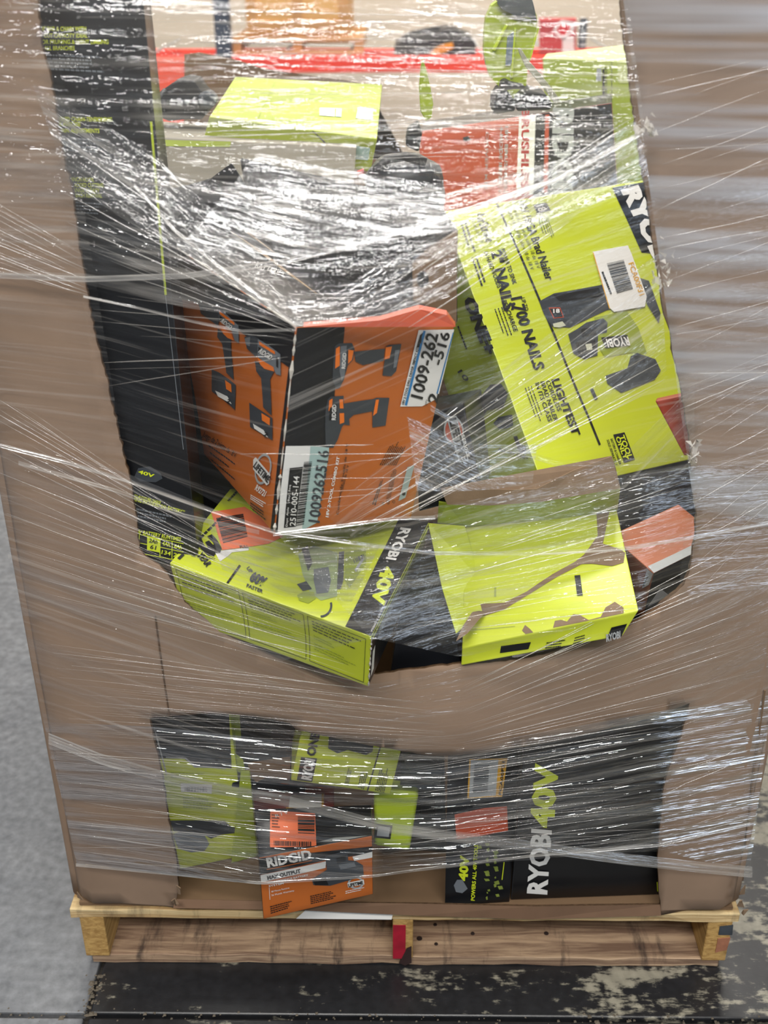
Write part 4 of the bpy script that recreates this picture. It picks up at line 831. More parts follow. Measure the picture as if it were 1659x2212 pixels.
# kraft box behind, olive mesh bag area, black lumps
gb = Carton('grey_beige_carton', 'plain greyish brown carton under the tilted lime carton', 'carton',
    [0, 0, 0, 0, 0, 0, 1, 1, 1], {'---': (335, 440, .42), '+--': (760, 460, .42), '--+': (338, 296, .45), '+-+': (770, 318, .45), '-+-': (335, 400, .7), '++-': (760, 420, .7), '-++': (345, 262, .68), '+++': (770, 290, .68)},
    {'*': paint('grey_kraft', '8C8678', .7, .08, 8)}, dent=.004)
gb.patch('-Y', 'lime_strip', OLIVE, [[(342, 302), (500, 306), (498, 318), (342, 316)]], 1)
tc_ = empty('black_hand_tool', tuple(at(385, 262, .6)), 'black hand tool lying left of the tilted lime carton', 'tool')
slab('housing', [(335, 250), (338, 225), (350, 195), (372, 180), (395, 172), (420, 176), (432, 195), (450, 215), (448, 240), (436, 258), (400, 258), (365, 262)], .58, .07, RUBBER, tc_, bev=.012, smooth=True)
V, Fc = tube([at(345, 255, .57), at(338, 238, .56), at(342, 212, .56), at(358, 196, .57)], .005, 8); link('handle', mesh(V, Fc), RUBBER, tc_, smooth=True)
slab('clear_hose_guard', [(425, 205), (452, 195), (470, 215), (455, 240), (432, 232)], .57, .03, DGREY, tc_, bev=.006)
bgt = empty('black_vacuum_tool', tuple(at(880, 450, .3)), 'rounded black tool resting behind the drill kit carton', 'tool')
p = at(872, 398, .33); link('housing', lumpmesh(p, (.052, .05, .038), 4, .12), paint('slate_plastic', '22262B', .4, .12, 14), bgt, smooth=True)
slab('nose', [(930, 448), (938, 372), (952, 390), (962, 420), (960, 448)], .27, .05, RUBBER, bgt, bev=.006); slab('red_button', [(770, 372), (786, 366), (786, 376), (774, 380)], .27, .01, RED, bgt, bev=.001)
V, Fc = tube([at(800, 380, .28), at(835, 345, .29), at(875, 338, .3), at(920, 352, .3)], .006, 8); link('handle', mesh(V, Fc), RUBBER, bgt, smooth=True)
# lime blade guard with dark head
bg = empty('lime_blade_guard', tuple(at(1105, 215, .42)), 'lime plastic blade guard standing up with a black head at top', 'tool')
PLG = paint('lime_plastic_dull', '9DB030', .4, .08, 8)
slab('shell', [(1078, 0), (1062, 12), (1050, 40), (1046, 70), (1045, 110), (1050, 140), (1058, 165), (1076, 185), (1100, 205), (1112, 220), (1125, 212), (1136, 190), (1140, 150), (1150, 100), (1160, 60), (1160, 35), (1150, 10), (1142, -20), (1080, -20)], .44, .028, PLG, bg, bev=.007, smooth=False)
slab('dark_head', [(1078, -30), (1075, 8), (1085, 20), (1105, 30), (1120, 38), (1140, 36), (1160, 46), (1154, 15), (1142, -30)], .432, .03, paint('slate_head', '4E5558', .5, .15, 14), bg, bev=.005)
slab('window_strip', Q3(650, 265, 708, 215, 690, 440, 668, 470, 636, 470), .437, .01, paint('grey_window', '6B7A83', .3, .1, 14), bg, bev=.001)
slab('raised_rib', Q3(540, 360, 640, 170, 655, 180, 560, 370), .436, .008, PLASTIC_L, bg, bev=.002); slab('raised_rib', Q3(700, 200, 715, 200, 690, 560, 672, 560), .436, .008, PLASTIC_L, bg, bev=.002); slab('raised_rib', Q3(840, 280, 875, 190, 880, 200, 815, 440, 805, 430), .436, .008, PLASTIC_L, bg, bev=.002)
sh = empty('black_boot', tuple(at(1125, 255, .4)), 'black rubber boots under the lime blade guard', 'tool part')
slab('boot', Q3(550, 820, 555, 720, 590, 660, 640, 640, 700, 720, 712, 760, 700, 800), .39, .07, RUBBER, sh, bev=.01); slab('boot', Q3(712, 750, 740, 700, 800, 645, 930, 680, 975, 745, 960, 790, 720, 800), .39, .07, RUBBER, sh, bev=.01)
slab('collar', Q3(600, 640, 610, 590, 640, 575, 690, 600, 780, 620, 770, 640, 700, 640, 640, 650), .39, .03, RUBBER, sh, bev=.004)
bd = slab('pointed_steel_strip', Q3(725, 345, 745, 345, 800, 430, 880, 520, 960, 620, 1040, 730, 1030, 740, 985, 740, 900, 620, 780, 480, 735, 380), .37, .004, paint('olive_grey_steel', '9A9C86', .35, .1, 20), None, bev=.0008); tag(bd, 'narrow pointed grey blade leaning across the rear lime carton', 'blade'); setbase(bd)
lf = slab('lime_prong', [(912, 122), (921, 150), (930, 190), (936, 225), (932, 255), (920, 262), (908, 240), (905, 190), (908, 150)], .5, .006, PLG, None, bev=.0015); tag(lf, 'small pointed lime prong sticking up left of the orange carton', 'tool part'); setbase(lf)
bo = slab('black_wedge', [(875, 315), (880, 285), (905, 268), (912, 290), (905, 330)], .45, .05, RUBBER, None, bev=.005); tag(bo, 'small black wedge left of the tall orange carton', 'tool part'); setbase(bo)

# ------------------------------------------------------------------ LOWER WINDOW CONTENTS
b4 = Carton('black_forty_volt_carton', 'large black carton with vertical lime and white lettering, lower right', 'carton',
    [0.3006, 0.1531, 0.307, 0.1693, -0.0327, 0.0269, 0.2801, 0.25, 0.3956],
    {'--+': (1135, 1570), '---': (1103, 1944), '+--': (1490, 1930), '+-+': (1570, 1560)}, {'*': BLACK}, ground=.1345, dent=.004, seed=3)
b4.text('-Y', 'RYOBI', (1180, 1931), (1190, 1792), 40, WHITE, 3, .04, up=(-42, -3)); b4.text('-Y', '40V', (1193, 1788), (1205, 1650), 46, LIMETXT, 3, .05, up=(-48, -3))
b4.quad('-Y', 'crease_line', DGREY, (1104, 1940), (1127, 1640), 2, 1)
b4.patch('-Y', 'lime_mark', LIMETXT, [[(1419, 1905), (1424, 1905), (1425, 1925), (1420, 1925)]], 1)
# front flap of that carton, folded towards us
ff = Carton('black_front_flap', 'black carton with lime battery lettering, orange patch and barcode, left of the large black carton', 'carton',
    [0, 0, 0, 0, 0, 0, 1, 1, 1], {'---': (961, 1957, .02), '+--': (1100, 1948, .035), '--+': (968, 1610, .02), '+-+': (1128, 1600, .035), '-+-': (962, 1950, .05), '++-': (1100, 1946, .052), '-++': (970, 1600, .05), '+++': (1128, 1596, .052)},
    {'*': BLACK}, ground=.1345, dent=.001)
ff.patch('-Y', 'orange_patch', ORANGE_R, [L3(178, 578, 320, 548, 425, 540, 430, 655, 300, 680, 188, 695)], 1)
ff.patch('-Y', 'label_edge', YEL, [L3(248, 310, 428, 305, 402, 495, 238, 502)], 1); ff.patch('-Y', 'white_label', GREY, [L3(254, 314, 385, 312, 372, 488, 246, 496)], 2)
ff.bars('-Y', L3(272, 335, 342, 335, 332, 470, 262, 475), 20, DGREY, 4, vert=True, seed=9); ff.text('-Y', 'FCA00F31', L3(398, 485)[0], L3(415, 320)[0], 6, INK, 3, .03)
ff.text('-Y', '40V', L3(236, 885)[0], L3(245, 770)[0], 18, LIMETXT, 3, .05); ff.text('-Y', 'POWERS ALL 40V TOOLS', L3(272, 972)[0], L3(288, 720)[0], 8, LIMETXT, 3, .03)
pic(ff, '-Y', MGREY, [L3(175, 905, 190, 880, 215, 880, 240, 920, 215, 940, 185, 935)], 1, 'battery_picture')
rn = random.Random(4); pl = []
for k in range(22):
    x = 295+rn.choice([0, 40, 80, 95])+rn.uniform(-6, 6); y = 720+k*11.5; w = rn.uniform(4, 15); h = rn.uniform(6, 18); a = rn.uniform(-.6, .6)
    pl.append(L3(x-w, y-h*.3+a*6, x+w*.6, y-h*.6, x+w, y+h*.4, x-w*.4, y+h*.6))
pic(ff, '-Y', paint('tiny_tool_green', '7C8A3A', .5, .3, 60), pl, 1, 'tool_icons')
ff.quad('-Y', 'caption', LIMETXT, L3(402, 880)[0], L3(412, 800)[0], 1.8, 1)
# lime box with black panel, lower left
ll = Carton('trimmer_carton', 'black and lime carton with white barcode, lower left window', 'carton',
    [-0.3113, 0.1092, 0.2927, -0.2997, -0.13, -0.0243, 0.113, 0.0924, 0.2388],
    {'--+': (318, 1535), '+-+': (495, 1530), '---': (388, 1878), '+--': (535, 1848), '++-': (556, 1800), '+++': (548, 1520)}, {'*': LIME, '+X': OLIVE}, ground=.1345, dent=.004, seed=2)
ll.patch('-Y', 'black_panel', BLACK, [[(318, 1535), (495, 1530), (502, 1666), (425, 1664), (402, 1645), (340, 1645)]], 1)
ll.patch('-Y', 'grey_outline', GREY, [L2(170, 395, 290, 402, 345, 455, 525, 462, 525, 456, 350, 448, 295, 395, 170, 388)], 2)
ll.patch('-Y', 'white_label', WHITE, [L2(260, 550, 448, 558, 445, 612, 262, 602)], 2); ll.bars('-Y', L2(285, 568, 420, 572, 420, 600, 285, 596), 22, INK, 4)
ll.fine('-Y', L2(200, 480, 400, 490, 400, 530, 200, 520), 3, OLIVE); ll.fine('-Y', L2(275, 630, 470, 640, 470, 710, 275, 700), 5, OLIVE, seed=4)
pic(ll, '-Y', MGREY, [L2(200, 850, 260, 830, 400, 850, 430, 900, 400, 940, 320, 950, 240, 930)], 2); pic(ll, '-Y', DGREY, [L2(190, 770, 520, 765, 560, 800, 620, 800, 610, 830, 500, 845, 440, 870, 400, 850, 210, 830)], 3)
ll.quad('-Y', 'grey_edge', GREY, L2(95, 200)[0], L2(175, 500)[0], 3, 2); ll.patch('-Y', 'black_edge', BLACK, [L2(60, 150, 95, 190, 175, 760, 150, 640)], 1)
ll.quad('+X', 'lime_edge', LIME_D, (533, 1640), (520, 1740), 5, 1)
# dark open carton behind with lime fold
dc = Carton('open_dark_carton', 'dark open carton in the shadow at the top of the lower window', 'carton',
    [0, 0, 0, 0, 0, 0, 1, 1, 1], {'---': (500, 1700, .10), '+--': (660, 1715, .10), '--+': (505, 1520, .12), '+-+': (660, 1530, .12), '-+-': (500, 1680, .3), '++-': (660, 1690, .3), '-++': (505, 1500, .3), '+++': (660, 1510, .3)},
    {'*': BLACK}, dent=.002)
dc.patch('-Y', 'brown_inside', KRAFT_IN, [L2(650, 400, 905, 360, 900, 510, 760, 490, 700, 520, 655, 480)], 1); dc.patch('-Y', 'lime_edge', OLIVE, [L2(555, 110, 600, 110, 610, 250, 570, 260), L2(555, 330, 620, 380, 640, 480, 560, 440)], 1)
lfb = Carton('lime_fold_carton', 'lime carton end standing between the barcode carton and orange carton', 'carton',
    [0, 0, 0, 0, 0, 0, 1, 1, 1], {'---': (500, 1865, .06), '+--': (556, 1850, .06), '--+': (520, 1665, .09), '+-+': (540, 1665, .09), '-+-': (500, 1840, .2), '++-': (558, 1830, .2), '-++': (520, 1650, .2), '+++': (540, 1650, .2)},
    {'*': LIME_D}, ground=.1345, dent=.002)
# lime ONE carton
on = Carton('lime_tool_carton', 'small lime carton with black name tab under the torn middle band', 'carton',
    [-0.0893, 0.0879, 0.3971, -0.0777, 0.2101, 0.0612, 0.149, 0.12, 0.1033],
    {'---': (628, 1686), '+--': (843, 1716), '+-+': (880, 1565), '--+': (660, 1540)}, {'*': LIME}, dent=.002)
on.patch('-Y', 'black_tab', INK, [L2(968, 372, 1060, 380, 1030, 520, 942, 510)], 1); on.text('-Y', 'RYOBI', L2(1022, 510)[0], L2(1046, 385)[0], 20, WHITE, 3, .05)
on.text('-Y', 'ONE+', L2(1045, 368)[0], L2(1085, 190)[0], 18, INK, 3, .05); on.quad('-Y', 'divider_rule', INK, L2(1438, 310)[0], L2(1358, 580)[0], 3, 1)
pic(on, '-Y', DGREY, [L2(1130, 250, 1395, 300, 1390, 340, 1350, 360, 1240, 330, 1180, 350, 1125, 320)], 1)
on.fine('-Y', L2(1220, 530, 1245, 430, 1270, 430, 1245, 545), 3, INK); on.fine('-Y', L2(1300, 550, 1320, 450, 1365, 455, 1340, 565), 4, INK, seed=5); on.fine('-Y', L2(1405, 570, 1435, 430, 1500, 440, 1465, 585), 6, INK, seed=6)
# red patch box, dark carton behind
rd = Carton('red_white_carton', 'dull red and white carton behind the orange sticker carton', 'carton',
    [0, 0, 0, 0, 0, 0, 1, 1, 1], {'---': (536, 1800, .12), '+--': (720, 1810, .12), '--+': (540, 1680, .15), '+-+': (722, 1695, .15), '-+-': (536, 1780, .3), '++-': (720, 1790, .3), '-++': (540, 1665, .3), '+++': (722, 1680, .3)},
    {'*': paint('dull_red_print', '8A3A2E', .5, .15, 8)}, ground=.1345, dent=.002)
rd.patch('-Y', 'white_panel', WHITE, [L2(910, 600, 1110, 590, 1100, 690, 900, 680)], 1); rd.patch('-Y', 'amber_edge', YEL, [L2(885, 670, 960, 672, 955, 692, 885, 690), L2(1095, 590, 1108, 590, 1105, 680, 1093, 680)], 2)
# orange and black bottom carton with orange return sticker
mx_ = Carton('orange_accessory_carton', 'orange and black carton with orange return sticker overhanging the pallet', 'carton',
    [-0.1368, -0.0015, 0.2365, 0.0121, 0.0044, 0.1705, 0.1657, 0.0888, 0.1111],
    {'--+': (559, 1853), '+-+': (804, 1805), '+--': (806, 1932), '---': (569, 1986), '-++': (549, 1748), '+++': (803, 1738)}, {'*': BLACKG, '-Y': ORANGE}, dent=.002, seed=1)
mx_.patch('-Y', 'black_panel', BLACK, [L2(715, 972, 1395, 905, 1395, 945, 1300, 960, 1130, 985, 725, 1075)], 1); mx_.patch('-Y', 'white_band', WHITE, [L2(725, 1076, 1125, 992, 1122, 1030, 730, 1118), L2(1280, 965, 1395, 935, 1395, 970, 1290, 990)], 2)
mx_.text('-Y', 'RIDGID', L2(770, 1025)[0], L2(1042, 972)[0], 20, WHITE, 4, .04); mx_.quad('-Y', 'orange_rule', ORANGE, L2(765, 1040)[0], L2(1042, 985)[0], 1.8, 3)
mx_.text('-Y', 'MAX OUTPUT', L2(770, 1100)[0], L2(975, 1055)[0], 8, INK, 4, .04); mx_.text('-Y', 'PERFORMANCE BATTERY', L2(775, 1125)[0], L2(1020, 1075)[0], 4, WHITE, 3, .03); mx_.text('-Y', 'SYSTEM', L2(778, 1145)[0], L2(870, 1125)[0], 4, WHITE, 3, .03)
mx_.text('-Y', '80 Minute Runtime', L2(795, 1178)[0], L2(905, 1152)[0], 4, WHITE, 3, .0); mx_.text('-Y', '36 Month Warranty', L2(795, 1200)[0], L2(935, 1168)[0], 4, WHITE, 3, .0); mx_.quad('-Y', 'white_rule', WHITE, L2(780, 1150)[0], L2(785, 1222)[0], 1, 2)
pic(mx_, '-Y', DGREY, [L2(1120, 960, 1250, 925, 1255, 985, 1300, 990, 1340, 1015, 1345, 1080, 1260, 1105, 1150, 1135, 1050, 1130, 1040, 1095, 1130, 1040)], 3); pic(mx_, '-Y', INK, [L2(1185, 970, 1240, 955, 1240, 990, 1190, 1005), L2(1045, 1098, 1120, 1085, 1140, 1130, 1060, 1130)], 4)
pic(mx_, '-Y', MGREY, [L2(1200, 1010, 1290, 995, 1300, 1020, 1210, 1040)], 4)
mx_.patch('-Y', 'badge_banner', WHITE, [L2(1250, 1120, 1345, 1100, 1348, 1130, 1255, 1148)], 3); mx_.patch('-Y', 'badge_ring', GREY, ring(*L2(1300, 1122)[0], 10, 13, 1.3), 2); mx_.text('-Y', 'LIFETIME', L2(1258, 1143)[0], L2(1342, 1125)[0], 7, INK, 5, .04)
mx_.fine('-Y', L2(1240, 1168, 1350, 1145, 1350, 1165, 1240, 1190), 2, WHITE, fill=.4); mx_.fine('-Y', L2(785, 1260, 920, 1225, 935, 1265, 790, 1310), 4, INK); mx_.fine('-Y', L2(1030, 1195, 1190, 1160, 1200, 1210, 1035, 1250), 5, INK, seed=3)
ms = mx_.patch('+Z', 'orange_sticker', STICK, [L2(828, 695, 1128, 712, 1135, 905, 1120, 912, 822, 915, 818, 905)], 3, label='orange return sticker with two barcodes')
mx_.bars('+Z', L2(1025, 722, 1125, 722, 1125, 840, 1025, 838), 9, INK, 5, vert=True, parent=ms); mx_.bars('+Z', L2(850, 878, 1110, 874, 1110, 900, 850, 905), 34, INK, 5, seed=4, parent=ms)
mx_.fine('+Z', L2(838, 720, 900, 722, 900, 810, 838, 808), 5, INK, fill=.35, seed=6, lvl=5); mx_.text('+Z', 'RTV', L2(870, 745)[0], L2(965, 715)[0], 8, WHITE, 5, .0)
pic(mx_, '+Z', GREY, [L2(1150, 870, 1230, 850, 1380, 900, 1395, 940, 1300, 930, 1240, 900)], 2, 'grey_flash')
# lime battery with label; dark tool case
btr = Carton('lime_battery', 'lime battery pack with a black square label beside the orange carton', 'battery',
    [0, 0, 0, 0, 0, 0, 1, 1, 1], {'---': (808, 1826, .04), '+--': (884, 1838, .04), '--+': (806, 1700, .06), '+-+': (905, 1712, .06), '-+-': (815, 1800, .14), '++-': (890, 1810, .14), '-++': (820, 1680, .14), '+++': (905, 1690, .14)},
    {'*': PLASTIC_L}, dent=.0, bev=.009)
btr.patch('-Y', 'label', INK, [L2(1415, 788, 1512, 800, 1500, 872, 1405, 862)], 2); btr.patch('-Y', 'label_face', GREY, [L2(1428, 800, 1500, 808, 1490, 860, 1420, 852)], 3)
btr.quad('-Y', 'seam', OLIVE, L2(1405, 890)[0], L2(1640, 905)[0], 2, 1)
gt = empty('dark_tool_case', tuple(at(915, 1830, .08)), 'dark grey tool case beside the lime battery', 'case')
slab('shell', [(845, 1830), (870, 1720), (868, 1640), (900, 1615), (960, 1625), (964, 1840)], .10, .1, paint('slate_case', '2E3437', .45, .15, 14, .1), gt, bev=.01)
slab('lid_ridge', [(872, 1650), (940, 1655), (955, 1668), (950, 1700), (900, 1690)], .088, .014, paint('slate_light', '565E61', .4, .15, 14), gt, bev=.004); slab('latch', [(905, 1730), (940, 1735), (938, 1765), (905, 1760)], .088, .014, RUBBER, gt, bev=.003)
# kraft filler sheets inside the lower window
fl = Carton('plain_brown_carton', 'plain brown carton standing at the back of the lower window', 'carton', [0, .72, .335, 0, 0, 0, .78, .4, .4], {}, {'*': KRAFT_IN}, dent=.003)

# ------------------------------------------------------------------ STRETCH FILM
def filmmat(name, su, sv, lo, hi, maxop, base, gloss, rough, bump, bu, bv, tint='EAE6E0'):
    m = bpy.data.materials.new(name); m.use_nodes = True; N, L = m.node_tree.nodes, m.node_tree.links; N.clear()
    out = N.new('ShaderNodeOutputMaterial'); uv = N.new('ShaderNodeUVMap'); 
    def nz(sx, sy, det, off=0.0, rgh=.6):
        mp = N.new('ShaderNodeMapping'); mp.inputs['Scale'].default_value = (sx, sy, 1); mp.inputs['Location'].default_value = (off, off*1.7, off); L.new(uv.outputs[0], mp.inputs[0])
        n = N.new('ShaderNodeTexNoise'); n.inputs['Scale'].default_value = 1; n.inputs['Detail'].default_value = det; n.inputs['Roughness'].default_value = rgh; n.noise_dimensions = '2D'; L.new(mp.outputs[0], n.inputs['Vector']); return n.outputs[0]
    def rng(src, a, b, c, d):
        r = N.new('ShaderNodeMapRange'); r.inputs[1].default_value = a; r.inputs[2].default_value = b; r.inputs[3].default_value = c; r.inputs[4].default_value = d; L.new(src, r.inputs[0]); return r.outputs[0]
    def mul(a, b):
        q = N.new('ShaderNodeMath'); q.operation = 'MULTIPLY'; L.new(a, q.inputs[0]); L.new(b, q.inputs[1]); return q.outputs[0]
    streak = rng(nz(su, sv, 3, 1.3), lo, hi, 0, 1); patchy = rng(nz(su*1.4+1, 5, 2, 4.1), .36, .66, .15, 1)
    s1 = mul(streak, patchy)
    ad = N.new('ShaderNodeMath'); ad.operation = 'MULTIPLY_ADD'; ad.inputs[1].default_value = maxop; ad.inputs[2].default_value = base; ad.use_clamp = True; L.new(s1, ad.inputs[0])
    tr = N.new('ShaderNodeBsdfTransparent'); df = N.new('ShaderNodeBsdfDiffuse'); df.inputs[0].default_value = lin(hexc(tint)); tl = N.new('ShaderNodeBsdfTranslucent'); tl.inputs[0].default_value = lin(hexc(tint))
    md_ = N.new('ShaderNodeMixShader'); md_.inputs[0].default_value = .4; L.new(df.outputs[0], md_.inputs[1]); L.new(tl.outputs[0], md_.inputs[2])
    m1 = N.new('ShaderNodeMixShader'); L.new(ad.outputs[0], m1.inputs[0]); L.new(tr.outputs[0], m1.inputs[1]); L.new(md_.outputs[0], m1.inputs[2])
    gl = N.new('ShaderNodeBsdfGlossy'); gl.inputs['Roughness'].default_value = rough; gl.inputs[0].default_value = (.95, .97, 1, 1)
    bp = N.new('ShaderNodeBump'); bp.inputs['Strength'].default_value = 1.0; bp.inputs['Distance'].default_value = bump
    L.new(nz(bu, bv, 3, 7.7, .55), bp.inputs['Height']); L.new(bp.outputs[0], gl.inputs['Normal'])
    gf = rng(nz(su*2, sv*.6, 2, 9.9), .38, .66, gloss*.18, gloss*1.9)
    m2 = N.new('ShaderNodeMixShader'); L.new(gf, m2.inputs[0]); L.new(m1.outputs[0], m2.inputs[1]); L.new(gl.outputs[0], m2.inputs[2]); L.new(m2.outputs[0], out.inputs[0])
    return m
F_CLEAR = filmmat('clear_film', 2.0, 120, .57, .77, .30, .01, .025, .12, .0016, 22, 170)
F_STREAK = filmmat('streaked_film', 1.6, 110, .55, .75, .38, .02, .075, .08, .0030, 16, 150)
F_WRINKLE = filmmat('wrinkled_film', 4.0, 90, .52, .72, .42, .05, .10, .07, .0034, 26, 150)
F_BAND = filmmat('banded_film', 1.2, 70, .58, .76, .38, .005, .26, .07, .0080, 5, 80)
F_SHEEN = filmmat('hazy_film', 1.2, 70, .5, .78, .16, .05, .22, .40, .00015, 8, 90)
F_ROPE = filmmat('gathered_film', 2.5, 300, .40, .62, .70, .14, .15, .15, .0015, 10, 300)
wrap = empty('stretch_wrap', (0, -.02, .15), 'clear stretch film wound in streaky layers around the bin', 'film')
def interp(ps, n):
    P = [np.array(at(x, y, Y)) for x, y, Y in ps]; d = [0]
    for i in range(1, len(P)): d.append(d[-1]+np.linalg.norm(P[i]-P[i-1]))
    out = []
    for k in range(n+1):
        t = d[-1]*k/n; i = min(max(next((j for j in range(1, len(d)) if d[j] >= t-1e-9), len(d)-1), 1), len(d)-1)
        a = (t-d[i-1])/max(d[i]-d[i-1], 1e-9); out.append(P[i-1]*(1-a)+P[i]*a)
    return out, d[-1]
def film(top, bot, mat, nu=40, nv=60, amp=.0012, seed=0, fr=60, name='film_layer', label=None):
    T, l = interp(top, nu); B, l2 = interp(bot, nu); V = []; Fc = []; UV = []
    for i in range(nu+1):
        w = np.linalg.norm(T[i]-B[i]); s = i/nu; env = .35+.65*math.sin(math.pi*s)
        for j in range(nv+1):
            t = j/nv; p = T[i]*(1-t)+B[i]*t
            h = mnoise.noise(Vector((s*l*2.2+seed, t*w*fr, seed*3.1)))+.5*mnoise.noise(Vector((s*l*5+seed, t*w*fr*2.6, seed)))
            V.append(p+np.array([0, -amp*(h+.4)*env, 0])); UV.append((s*(l+l2)/2+seed*3.3, t*w+seed*1.7))
    for i in range(nu):
        for j in range(nv): a = i*(nv+1)+j; Fc.append((a, a+1, a+nv+2, a+nv+1))
    me = mesh(V, Fc); ul = me.uv_layers.new(name='UVMap'); idx = np.zeros(len(me.loops), dtype=np.int32); me.loops.foreach_get('vertex_index', idx)
    ul.data.foreach_set('uv', np.array(UV, dtype=np.float32)[idx].ravel())
    return link(name, me, mat, wrap, smooth=True, label=label)
E_L, E_R = -.016, -.016
# whole-front base layer over the upper window (left carton edge -> protruding corners -> right edge)
KA, KB, KT, LG, LF, TC = (640, 700, -.108), (590, 1158, -.118), (985, 690, -.075), (804, 1378, -.132), (366, 1214, -.045), (1380, 1320, -.07)
film([(-260, -80, .0), (300, -70, -.018), (830, -70, -.02), (1348, -60, -.019)], [(-120, 420, 0), (330, 430, -.03), (640, 450, -.06), (960, 430, -.05), (1400, 330, -.022)], F_WRINKLE, 60, 110, .0022, 1, 70)
film([(-150, 330, 0), (150, 330, -.022), (640, 420, -.06), (960, 420, -.055), (1388, 290, -.024)], [(-110, 590, -.006), (170, 610, -.026), (400, 665, -.07), KA, (985, 540, -.085), (1405, 400, -.026)], F_WRINKLE, 60, 110, .0022, 2, 80)
film([(-110, 560, -.006), (185, 600, -.028), (400, 655, -.075), (640, 704, -.112)], [(-50, 900, -.008), (260, 985, -.026), (420, 1060, -.07), KB], F_CLEAR, 40, 60, .0006, 3, 40)
film([(640, 704, -.112), (985, 535, -.087), (1405, 398, -.028), (1900, 300, 0)], [(590, 1158, -.122), (900, 1090, -.10), (1160, 1010, -.05), (1490, 1010, -.026), (1800, 1000, 0)], F_CLEAR, 40, 80, .0007, 4, 50)
film([(-30, 930, -.008), (270, 1020, -.028), (430, 1085, -.07), (592, 1150, -.124), (900, 1100, -.1), (1200, 1050, -.05), (1495, 1000, -.026), (1800, 980, 0)],
     [(40, 1330, -.008), (370, 1345, -.05), (600, 1430, -.10), LG[:2]+(-.136,), (1000, 1420, -.08), TC, (1485, 1290, -.03), (1740, 1260, 0)], F_STREAK, 70, 90, .0010, 5, 50)
film([(20, 1180, -.008), (366, 1300, -.05), (800, 1480, -.13), (1000, 1435, -.08), (1370, 1350, -.05), (1740, 1150, 0)], [(110, 1640, -.012), (330, 1660, -.035), (700, 1700, -.06), (960, 1650, -.055), (1400, 1560, -.03), (1670, 1560, 0)], F_STREAK, 60, 120, .0012, 6, 60)
film([(95, 1560, -.012), (330, 1570, -.036), (700, 1610, -.058), (960, 1620, -.052), (1400, 1540, -.03), (1668, 1500, 0)],
     [(166, 1866, -.018), (380, 1890, -.055), (562, 1908, -.085), (800, 1893, -.085), (1100, 1858, -.055), (1420, 1838, -.03), (1620, 1880, 0)], F_BAND, 70, 160, .0030, 7, 85)
# right-hand and left-hand layers lying on the cardboard
film([(1335, -80, -.018), (2050, -80, 0)], [(1500, 1100, -.022), (1770, 1160, 0)], F_SHEEN, 40, 60, .00012, 8, 40)
film([(1490, 1000, -.022), (1830, 950, 0)], [(1420, 1850, -.026), (1640, 1850, 0)], F_CLEAR, 30, 90, .0008, 9, 40)
film([(-230, 100, 0), (130, 130, -.02)], [(0, 1130, -.01), (300, 1190, -.022)], F_CLEAR, 20, 90, .0008, 10, 40)
# diagonal fans
film([(70, 180, -.02), (330, 330, -.03), (650, 640, -.112)], [(150, 400, -.02), (420, 560, -.06), (640, 712, -.118)], F_WRINKLE, 40, 60, .0018, 11, 90, 'film_fan')
film([(640, 690, -.118), (900, 520, -.08), (1375, 262, -.026)], [(650, 706, -.118), (960, 640, -.09), (1400, 370, -.026)], F_WRINKLE, 50, 50, .0014, 12, 90, 'film_fan')
film([(700, 1110, -.12), (1000, 860, -.08), (1425, 545, -.030)], [(760, 1160, -.12), (1100, 1010, -.07), (1440, 800, -.028)], F_STREAK, 50, 70, .0012, 13, 90, 'film_fan')
film([(600, 1155, -.128), (880, 1130, -.10), (1340, 990, -.04), (1500, 830, -.026)], [(804, 1382, -.14), (1000, 1360, -.1), (1300, 1170, -.05), (1500, 1000, -.026)], F_STREAK, 50, 80, .0012, 14, 80, 'film_fan')
# gathered ropes of film
def rope(pts, w, mat=F_ROPE, seed=0, nu=70, name='film_rope'):
    top = [(x, y-w/2, Y) for x, y, Y in pts]; bot = [(x, y+w/2, Y-.002) for x, y, Y in pts]
    film(top, bot, mat, nu, 10, .0012, seed, 500, name)
rope([(-110, 590, -.012), (185, 603, -.034), (400, 596, -.08), (620, 565, -.118), (900, 490, -.09), (1200, 390, -.05), (1390, 285, -.03)], 13, seed=21)
rope([(0, 962, -.014), (150, 1000, -.026), (280, 1040, -.05), (420, 1090, -.10), (590, 1148, -.132), (760, 1172, -.145), (930, 1194, -.11), (1150, 1196, -.07), (1350, 1185, -.06), (1500, 1160, -.03), (1659, 1130, -.01), (1770, 1100, 0)], 9, seed=22)
rope([(105, 1595, -.018), (220, 1640, -.026), (400, 1690, -.045), (620, 1730, -.07), (850, 1790, -.075), (1100, 1822, -.06), (1350, 1856, -.035), (1500, 1872, -.026), (1625, 1884, -.004)], 24, seed=23)
rope([(164, 1868, -.022), (400, 1890, -.05), (565, 1908, -.088), (800, 1893, -.09), (950, 1872, -.07), (1150, 1848, -.05), (1420, 1826, -.032), (1620, 1780, -.004)], 7, seed=24)
rope([(180, 640, -.034), (300, 665, -.05), (420, 695, -.09), (520, 715, -.105), (640, 712, -.12)], 6, seed=25)
rope([(40, 1000, -.016), (250, 1060, -.05), (400, 1115, -.09), (560, 1150, -.125)], 9, seed=26)
rope([(590, 1155, -.13), (700, 1140, -.13), (850, 1120, -.11), (940, 1118, -.1)], 8, seed=27)
rope([(640, 706, -.12), (560, 640, -.115), (480, 580, -.10), (380, 500, -.07), (290, 400, -.04)], 9, seed=28)
rope([(930, 880, -.10), (1000, 920, -.09), (1090, 965, -.07), (1200, 1000, -.055), (1330, 1000, -.04), (1490, 985, -.028)], 14, F_STREAK, seed=29)
